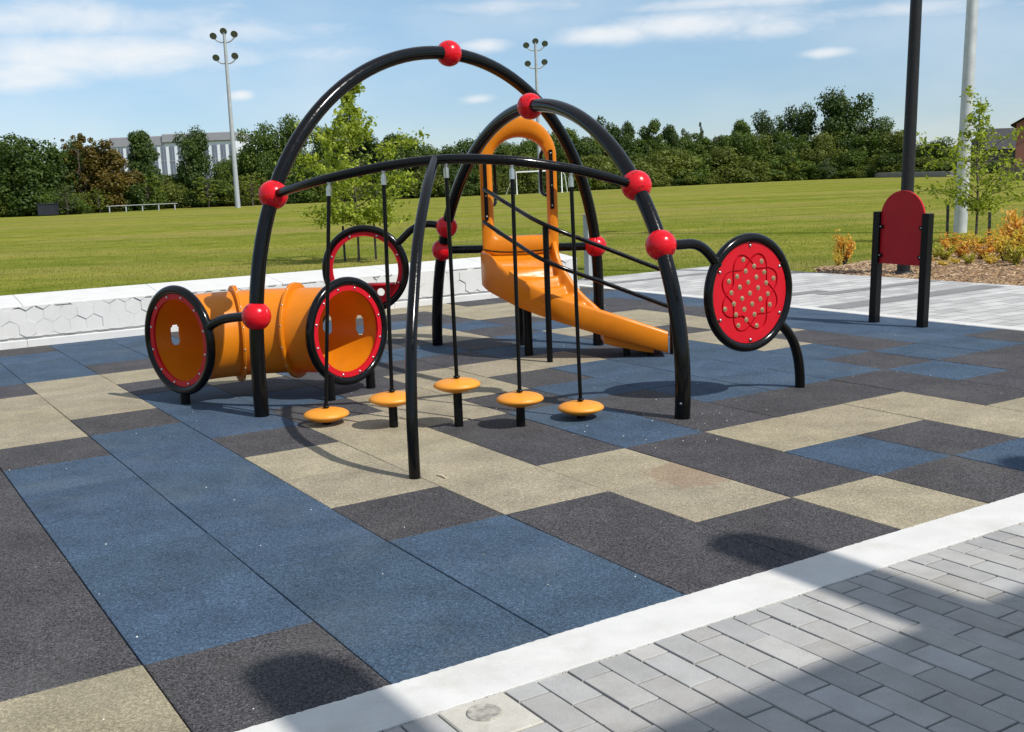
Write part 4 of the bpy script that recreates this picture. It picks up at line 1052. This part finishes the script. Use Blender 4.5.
b0 = G(238, 207.5); floodlight('floodlight_pole', (b0.x, b0.y, -.03), zat(b0, 31), .26, .14, 'tall sports floodlight pole at the left edge of the field', 'floodlights round the field', GALVF, 1.0, .19)
b0 = atd(540.5, 126); floodlight('floodlight_pole', (b0.x, b0.y, -.03), zat(b0, 41), .25, .14, 'tall sports floodlight pole behind the slide hoop', 'floodlights round the field', GALVF, 1.05, .20)
b0 = atd(960, 25.0); e = floodlight('floodlight_pole', (b0.x, b0.y, -.03), 13.0, .148, .085, 'thick pale steel pole behind the sparse young tree on the right', 'floodlights round the field', GALV, 1.5, .3); e.rotation_euler.y = .026
# grey bollard at the wall end
b0 = atd(590, 16.7); mb = MB(); z_ = zat(b0, 215.5); mb.box(b0 + Vector((0, 0, z_ / 2 - .03)), .058, .058, z_ / 2 + .03, e1, e2, 0, .01)
mb.box(b0 + Vector((0, 0, z_ + .006)), .064, .064, .008, e1, e2, 0, .003)
thing('steel_bollard', mb, speck('bollard_steel', (.30, .32, .33), 3, .1, .5), 'slim grey square bollard at the right end of the white wall', 'bollard')
# soccer goal
gl = atd(517, 121); gr_ = atd(562, 121); gl.z = gr_.z = 0; e = empty('soccer_goal', (gl + gr_) / 2, 'white soccer goal frame seen through the slide hoop', 'soccer goal')
zg = 2.44; bk_ = Vector((-.25, 2.0, 0)); sd_ = (gl - gr_).normalized() * .8
mb = MB(); mb.tube([gl, gl + Vector((0, 0, zg)), gr_ + Vector((0, 0, zg)), gr_], .085, 8); mb.build('goal_frame', WHITE, e)
for p, s_ in ((gl, 1), (gr_, -1)):
    mb = MB(); mb.tube([p + Vector((0, 0, zg)), p + sd_ * s_ * .5 + Vector((0, .8, zg - .5)), p + sd_ * s_ * 1.2 + bk_], .055, 6); mb.build('back_stay', WHITE, e)
# long bench / low bleacher
bA, bB = atd(107, 106.5), atd(178, 108.5); e = empty('bench', (bA + bB) / 2, 'long low white bench in front of the trees at far left', 'bench')
d = (bB - bA).normalized(); L_ = (bB - bA).length
mb = MB(); mb.box((bA + bB) / 2 + Vector((0, 0, .62)), L_ / 2, .22, .03, d, None, 0, .01); mb.build('seat', speck('bench_aluminium', (.42, .44, .43), 3, .1, .4, metal=.2), e)
for k in range(5):
    p = bA.lerp(bB, .04 + .92 * k / 4); mb = MB(); mb.box(p + Vector((0, 0, .28)), .05, .16, .30, d, None, 0, .01); mb.build('leg', GALVF, e)
# bin
p = atd(49, 103); e = empty('bin', p, 'big dark navy bin standing before the trees at far left', 'bin')
BIN = speck('navy_bin_plastic', (.018, .019, .030), 3, .15, .5)
mb = MB(); mb.box(p + Vector((0, 0, .52)), .78, .55, .50, bev=.04); mb.build('bin_body', BIN, e)
mb = MB(); mb.box(p + Vector((0, 0, 1.075)), .82, .59, .05, bev=.02); mb.build('lid', BIN, e)

# office building
D_ = 235.0
pL, pR = atd(113, D_), atd(240, D_); zt_ = zat(pL, 139); zt2 = zat(pR, 130.0)
dirb = (pR - pL).normalized(); nrmb = Vector((dirb.y, -dirb.x, 0)); Wb = (pR - pL).length
CLAD = speck('grey_cladding', (.26, .26, .29), .6, .08, .6); PALE = speck('pale_cladding', (.64, .67, .73), .6, .06, .6); GLS = mat('office_glass', (.13, .155, .21), .15, spec=.6)
e = empty('office_building', (pL + pR) / 2, 'grey office block with white piers and tall windows showing over the trees', 'building')
Hb = zat(pL, 140)
zpb = zat(pL.lerp(pR, .6), 142.0); Hw = zpb; zr = zat(pR, 131.5); zl = zat(pL, 138)
mb = MB(); mb.box((pL + pR) / 2 - nrmb * 9 + Vector((0, 0, Hw / 2)), Wb / 2, 9, Hw / 2, dirb, None, 0, .1); mb.build('wall', PALE, e)
mb = MB(); mb.box(pL.lerp(pR, .23) - nrmb * 9 + Vector((0, 0, (Hw + zl) / 2 - .3)), Wb * .21, 9.2, (zl - Hw) / 2 + .3, dirb, None, 0, .1)
mb.box(pL.lerp(pR, .72) - nrmb * 9 + Vector((0, 0, (Hw + zr) / 2)), Wb * .285, 9.5, (zr - Hw) / 2, dirb, None, 0, .1); mb.build('parapet', CLAD, e)
nw = 15
for k in range(nw):
    q = pL.lerp(pR, (k + .5) / nw)
    mb = MB(); mb.box(q + nrmb * .05 + Vector((0, 0, Hw * .5 - .3)), Wb / nw * .29, .06, Hw * .46, dirb, None, 0, 0); w_ = mb.build('window', GLS, e)
    mb = MB()
    for r_ in range(1, 4): mb.box(q + nrmb * .14 + Vector((0, 0, Hw * .92 * r_ / 4)), Wb / nw * .29, .04, .10, dirb)
    mb.box(q + nrmb * .145 + Vector((0, 0, Hw * .5 - .3)), .06, .05, Hw * .46, dirb); mb.build('mullion', CLAD, w_)
# brick house on the right edge
D_ = 92.0
BRK = mat('red_brick', (.3, .1, .07), .85); N, L = nt(BRK); br = node(N, 'ShaderNodeTexBrick'); tc = node(N, 'ShaderNodeTexCoord'); L.new(tc.outputs['Object'], br.inputs['Vector'])
mp = node(N, 'ShaderNodeMapping'); mp.inputs['Rotation'].default_value = (R(90), 0, 0); L.new(tc.outputs['Object'], mp.inputs[0]); L.new(mp.outputs[0], br.inputs['Vector'])
br.inputs['Scale'].default_value = 4; br.inputs['Color1'].default_value = (.30, .085, .055, 1); br.inputs['Color2'].default_value = (.22, .06, .042, 1); br.inputs['Mortar'].default_value = (.30, .24, .2, 1); L.new(br.outputs[0], N['Principled BSDF'].inputs['Base Color'])
pl_ = atd(1014.5, D_); e = empty('brick_house', pl_, 'red brick house with white eaves at the right edge of the photo', 'house')
zeave = zat(pl_, 123.5); zbase = zat(pl_, 166)
gx = 6.5; rise = 3.6
mb = MB(); fr_ = [Vector((0, 0, -.1)), Vector((2 * gx, 0, -.1)), Vector((2 * gx, 0, zeave)), Vector((gx, 0, zeave + rise)), Vector((0, 0, zeave))]
mb.grid([[pl_ + q for q in fr_], [pl_ + q + Vector((0, 10, 0)) for q in fr_]], 0, False, cv=True); mb.add([pl_ + q for q in fr_], [(0, 1, 2, 3, 4)]); mb.build('wall', BRK, e)
RF = speck('dark_shingle', (.034, .033, .036), 2, .2, .85)
mb = MB(); ov = .42
for sx in (-1, 1):
    lo_e = Vector((gx + sx * (gx + ov), 0, zeave - rise / gx * ov)); ap = Vector((gx, 0, zeave + rise)); th = Vector((0, 0, .16))
    mb.grid([[pl_ + lo_e + Vector((0, -.4, .03)), pl_ + ap + Vector((0, -.4, .03)), pl_ + ap + th + Vector((0, -.4, 0)), pl_ + lo_e + th + Vector((0, -.4, 0))], [pl_ + lo_e + Vector((0, 10.4, .03)), pl_ + ap + Vector((0, 10.4, .03)), pl_ + ap + th + Vector((0, 10.4, 0)), pl_ + lo_e + th + Vector((0, 10.4, 0))]], 0, False, cv=True)
mb.build('roof', RF, e)
mb = MB()
for sx in (-1, 1):
    lo_e = Vector((gx + sx * (gx + ov), 0, zeave - rise / gx * ov)); ap = Vector((gx, 0, zeave + rise))
    mb.grid([[pl_ + lo_e + Vector((0, yy, -.22)), pl_ + ap + Vector((0, yy, -.22)), pl_ + ap + Vector((0, yy, .2)), pl_ + lo_e + Vector((0, yy, .2))] for yy in (-.5, -.41)], 0, False, cv=True)
mb.build('rake_board', WHITE, e)
for k in range(3):
    q = pl_ + Vector((2.2 + k * 3.2, -.02, zeave * .62)); mb = MB(); mb.box(q, .6, .05, .85, bev=.02); w_ = mb.build('window', WHITE, e)
    mb = MB(); mb.box(q + Vector((0, -.06, 0)), .5, .015, .75); mb.build('pane', GLS, w_)
e.rotation_euler.z = -math.atan2(pl_.x, pl_.y) - .05
# dark roofed house behind
pl2 = atd(984, 150); e = empty('dark_roofed_house', pl2 + Vector((6, 4, 0)), 'low house with a dark grey roof just left of the brick house', 'house')
zr2 = zat(pl2, 150); zt2_ = zat(pl2, 134)
mb = MB(); mb.box(pl2 + Vector((7, 4, zr2 / 2)), 6.6, 4, zr2 / 2, bev=.02); mb.build('wall', speck('dark_brown_siding', (.09, .075, .065), 2, .2, .85), e)
c = pl2 + Vector((7, 4, zr2)); hh_ = zt2_ - zr2 + .8
mb = MB(); mb.add([c + Vector((-7.4, -4.8, 0)), c + Vector((7.4, -4.8, 0)), c + Vector((7.4, 4.8, 0)), c + Vector((-7.4, 4.8, 0)), c + Vector((-5, 0, hh_)), c + Vector((5, 0, hh_))], [(0, 1, 5, 4), (1, 2, 5), (2, 3, 4, 5), (3, 0, 4), (3, 2, 1, 0)]); mb.build('roof', RF, e)
# low stone wall on the far right of the field
q1, q2 = atd(866, 158), atd(952, 128); d = (q2 - q1).normalized(); mb = MB(); hz_ = .62
mb.box((q1 + q2) / 2 + Vector((0, 0, hz_ / 2)), (q2 - q1).length / 2, .2, hz_ / 2, d, None, 0, .03)
thing('low_wall', mb, speck('grey_stone', (.22, .21, .20), 1.5, .25, .9), 'low grey wall at the far side of the field behind the lamp post', 'wall')
q1, q2 = atd(1000, 88), atd(1075, 84); mb = MB(); d = (q2 - q1).normalized(); hz_ = zat(q1, 165)
mb.box((q1 + q2) / 2 + Vector((0, 0, hz_ / 2)), (q2 - q1).length / 2, .2, hz_ / 2, d, None, 0, .03)
thing('garden_wall', mb, speck('brown_stone', (.16, .12, .10), 1.5, .3, .9), 'low brown garden wall in front of the brick house', 'wall')

# ================================================================== UNSEEN SHELTER behind the camera, added and shaped to cast the shade on the pavers
SAZ, SEL = R(-37), R(48)
sund = Vector((math.cos(SAZ) * math.cos(SEL), math.sin(SAZ) * math.cos(SEL), math.sin(SEL)))
Hs = 5.4; k_ = Hs / math.tan(SEL); su = (sund.xy.normalized().x * e1.x + sund.xy.normalized().y * e1.y) * k_; sv = (sund.xy.normalized().x * e2.x + sund.xy.normalized().y * e2.y) * k_
RU = -2.245 + su + .055; CW = mat('stained_timber', (.16, .10, .06), .7)
e = empty('shade_shelter', UV(RU + 3, 3 + sv, 0), 'unseen timber shelter with rafter tails, added to cast the shade on the paving', 'shelter')
mb = MB(); mb.box(UV(RU + 1.7, 3.1 + sv, Hs + .06), 1.7, 5.2, .03, e1, e2, 0, .01); mb.build('roof', GALVF, e)
for k in range(8):
    w = 3.125 - 2.0 * 4 + 2.0 * k + sv; w += 0
    if not (3.1 + sv - 5.1 < w < 3.1 + sv + 5.1): continue
    mb = MB(); n_ = 10; ua = RU - 1.18; hwid = .15
    outl_ = [(RU + 3.3, -hwid), (RU + 3.3, hwid)] + [(ua + .14 * (1 - math.sin(a)), hwid * math.cos(a)) for a in [PI * q / n_ for q in range(n_ + 1)]]
    lo2 = [UV(u, w + x, Hs - .14) for u, x in outl_]; hi2 = [UV(u, w + x, Hs + .015) for u, x in outl_]
    mb.grid([lo2, hi2], 0, False, cv=True); mb.add(hi2, [tuple(range(len(hi2)))]); mb.add(lo2, [tuple(range(len(lo2) - 1, -1, -1))]); mb.build('rafter', CW, e)
for u in (RU + .9, RU + 2.8):
    for w in (-1.6 + sv, 7.8 + sv):
        mb = MB(); mb.box(UV(u, w, Hs / 2 - .1), .1, .1, Hs / 2 - .05, e1, e2, 0, .01); mb.build('post', CW, e)

# ---- litter specks on the rubber
mb = MB()
for _ in range(170):
    u, w = rng.uniform(-9, -3.0), rng.uniform(-.6, 8.8)
    if rng.random() < .25: u, w = rng.gauss(-5.0, .25), rng.gauss(4.3, .35)
    s_ = rng.uniform(.0018, .0042); p = UV(u, w, .0015); a = rng.uniform(0, 6)
    vs = [p + Vector((math.cos(a + q) * s_ * rng.uniform(.6, 1.3), math.sin(a + q) * s_ * rng.uniform(.6, 1.3), 0)) for q in (0, 1.3, 2.6, 3.9, 5.2)] + [p + Vector((0, 0, s_ * .8))]
    mb.add(vs, [(0, 1, 5), (1, 2, 5), (2, 3, 5), (3, 4, 5), (4, 0, 5)], rng.choice((0, 0, 0, 1)))
o = mb.build('litter_specks', [mat('pale_crumb', (.75, .75, .70), .8), mat('straw_crumb', (.42, .34, .2), .8)])
tag(o, 'tiny pale crumbs scattered over the rubber tiles', 'litter', kind='stuff')
mb = MB(); a_, b_ = G(437, 475.5), G(446, 478.8); mb.tube([a_ + Vector((0, 0, .006)), a_.lerp(b_, .5) + Vector((.003, .003, .008)), b_ + Vector((0, 0, .005))], [.004, .0055, .003], 6)
thing('wood_chip', mb, mat('pale_wood', (.62, .52, .38), .8), 'pale wood chip lying on a tan tile beside the front support leg', 'wood chip')

# ================================================================== LIGHT AND SKY
sun = bpy.data.lights.new('sun', 'SUN'); sun.energy = 4.0; sun.angle = R(.53); sun.color = (1, .955, .88)
so = bpy.data.objects.new('sun', sun); col.objects.link(so); so.rotation_mode = 'QUATERNION'; so.rotation_quaternion = sund.to_track_quat('Z', 'Y'); so.location = sund * 30
w = bpy.data.worlds.new('World'); scene.world = w; w.use_nodes = True; N, L = w.node_tree.nodes, w.node_tree.links
bg = N['Background']; sky = N.new('ShaderNodeTexSky'); sky.sky_type = 'NISHITA'; sky.sun_disc = False; sky.sun_elevation = SEL; sky.sun_rotation = R(90) - SAZ
sky.altitude = 100; sky.air_density = 1.0; sky.dust_density = .0; sky.ozone_density = 3.0
tc = N.new('ShaderNodeTexCoord')
def vm(op, a, b_=None):
    n = N.new('ShaderNodeVectorMath'); n.operation = op
    if hasattr(a, 'node'): L.new(a, n.inputs[0])
    else: n.inputs[0].default_value = a
    if b_ is not None:
        if hasattr(b_, 'node'): L.new(b_, n.inputs[1])
        else: n.inputs[1].default_value = b_
    return n
def mth(op, a, b_=None, c_=None, clamp=False):
    n = N.new('ShaderNodeMath'); n.operation = op; n.use_clamp = clamp
    for i_, x in enumerate((a, b_, c_)):
        if x is None: continue
        if hasattr(x, 'node'): L.new(x, n.inputs[i_])
        else: n.inputs[i_].default_value = x
    return n.outputs[0]
dirn = vm('NORMALIZE', tc.outputs['Generated']).outputs[0]
def N_z(d):
    n = N.new('ShaderNodeSeparateXYZ'); L.new(d, n.inputs[0]); return n.outputs[2]
CL = [(105, 56, 160, 26, .85), (25, 74, 70, 18, .85), (160, 64, 80, 14, .75), (60, 18, 170, 20, .85), (250, 32, 110, 16, .65), (241, 95, 16, 6, .95), (320, 55, 110, 14, .5), (484, 45, 34, 8, .75), (478, 99, 17, 5, .75), (610, 34, 60, 12, .95), (690, 24, 110, 15, .9), (780, 26, 70, 13, .7), (826, 53, 32, 6, .8), (930, 8, 120, 10, .65), (500, 8, 110, 10, .55), (720, 2, 160, 9, .7), (-150, 40, 120, 26, .8), (1250, 40, 140, 20, .8), (400, -120, 260, 40, .7), (900, -160, 260, 40, .7)]
mask = None
for x, y, sx, sy, am in CL:
    c = ray(x, y).normalized(); r_ = Vector((c.y, -c.x, 0)).normalized(); u_ = r_.cross(c)
    a = mth('MULTIPLY', vm('DOT_PRODUCT', dirn, tuple(r_)).outputs['Value'], F / sx); b_ = mth('MULTIPLY', vm('DOT_PRODUCT', dirn, tuple(u_)).outputs['Value'], F / sy)
    q = mth('ADD', mth('MULTIPLY', a, a), mth('MULTIPLY', b_, b_)); gq = mth('MULTIPLY', mth('EXPONENT', mth('MULTIPLY', q, -1.0)), am)
    gq = mth('MULTIPLY', gq, mth('GREATER_THAN', vm('DOT_PRODUCT', dirn, tuple(c)).outputs['Value'], 0))
    mask = gq if mask is None else mth('MAXIMUM', mask, gq)
sc = vm('MULTIPLY', dirn, (9.0, 9.0, 22.0)).outputs[0]
nz = N.new('ShaderNodeTexNoise'); nz.inputs['Scale'].default_value = 1.6; nz.inputs['Detail'].default_value = 8; nz.inputs['Roughness'].default_value = .58; nz.inputs['Distortion'].default_value = .35; L.new(sc, nz.inputs['Vector'])
nz2 = N.new('ShaderNodeTexNoise'); nz2.inputs['Scale'].default_value = .45; nz2.inputs['Detail'].default_value = 6; L.new(sc, nz2.inputs['Vector'])
dens = mth('ADD', mth('MULTIPLY', mask, .95), mth('MULTIPLY', mth('SUBTRACT', nz.outputs[0], .5), 1.1))
ss = N.new('ShaderNodeMapRange'); ss.interpolation_type = 'SMOOTHSTEP'; ss.inputs[1].default_value = .12; ss.inputs[2].default_value = 1.05; L.new(dens, ss.inputs[0])
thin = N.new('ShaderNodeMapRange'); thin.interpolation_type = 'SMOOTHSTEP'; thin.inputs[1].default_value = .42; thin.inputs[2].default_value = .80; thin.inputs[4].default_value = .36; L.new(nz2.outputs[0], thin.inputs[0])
hi = N.new('ShaderNodeMapRange'); hi.interpolation_type = 'SMOOTHSTEP'; hi.inputs[1].default_value = .2; hi.inputs[2].default_value = .5; hi.inputs[4].default_value = .62  # unseen cloud cover overhead, added as neutral fill for the shade
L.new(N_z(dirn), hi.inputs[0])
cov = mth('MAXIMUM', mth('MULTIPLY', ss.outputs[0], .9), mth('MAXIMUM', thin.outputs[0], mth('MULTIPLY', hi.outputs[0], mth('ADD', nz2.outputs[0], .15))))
sepz = N.new('ShaderNodeSeparateXYZ'); L.new(dirn, sepz.inputs[0])
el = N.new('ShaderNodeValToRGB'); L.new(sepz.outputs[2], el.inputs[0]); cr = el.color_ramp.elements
cr[0].position = 0; cr[0].color = (.456, .516, .665, 1); cr[1].position = .34; cr[1].color = (1.2, 1.1, .96, 1)  # overhead tint raised to brighten the sky fill in shaded areas
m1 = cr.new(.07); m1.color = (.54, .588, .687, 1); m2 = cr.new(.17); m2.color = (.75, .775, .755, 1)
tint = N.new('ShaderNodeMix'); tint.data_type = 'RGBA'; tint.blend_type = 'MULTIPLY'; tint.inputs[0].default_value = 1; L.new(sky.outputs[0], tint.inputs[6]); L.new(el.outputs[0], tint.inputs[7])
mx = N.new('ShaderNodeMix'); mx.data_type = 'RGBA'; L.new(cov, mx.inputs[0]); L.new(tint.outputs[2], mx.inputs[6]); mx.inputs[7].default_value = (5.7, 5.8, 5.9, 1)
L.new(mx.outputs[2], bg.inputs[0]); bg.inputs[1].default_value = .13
vs = scene.view_settings; vs.view_transform = 'Standard'; vs.look = 'None'; vs.exposure = .33; vs.gamma = 1; vs.use_curve_mapping = False
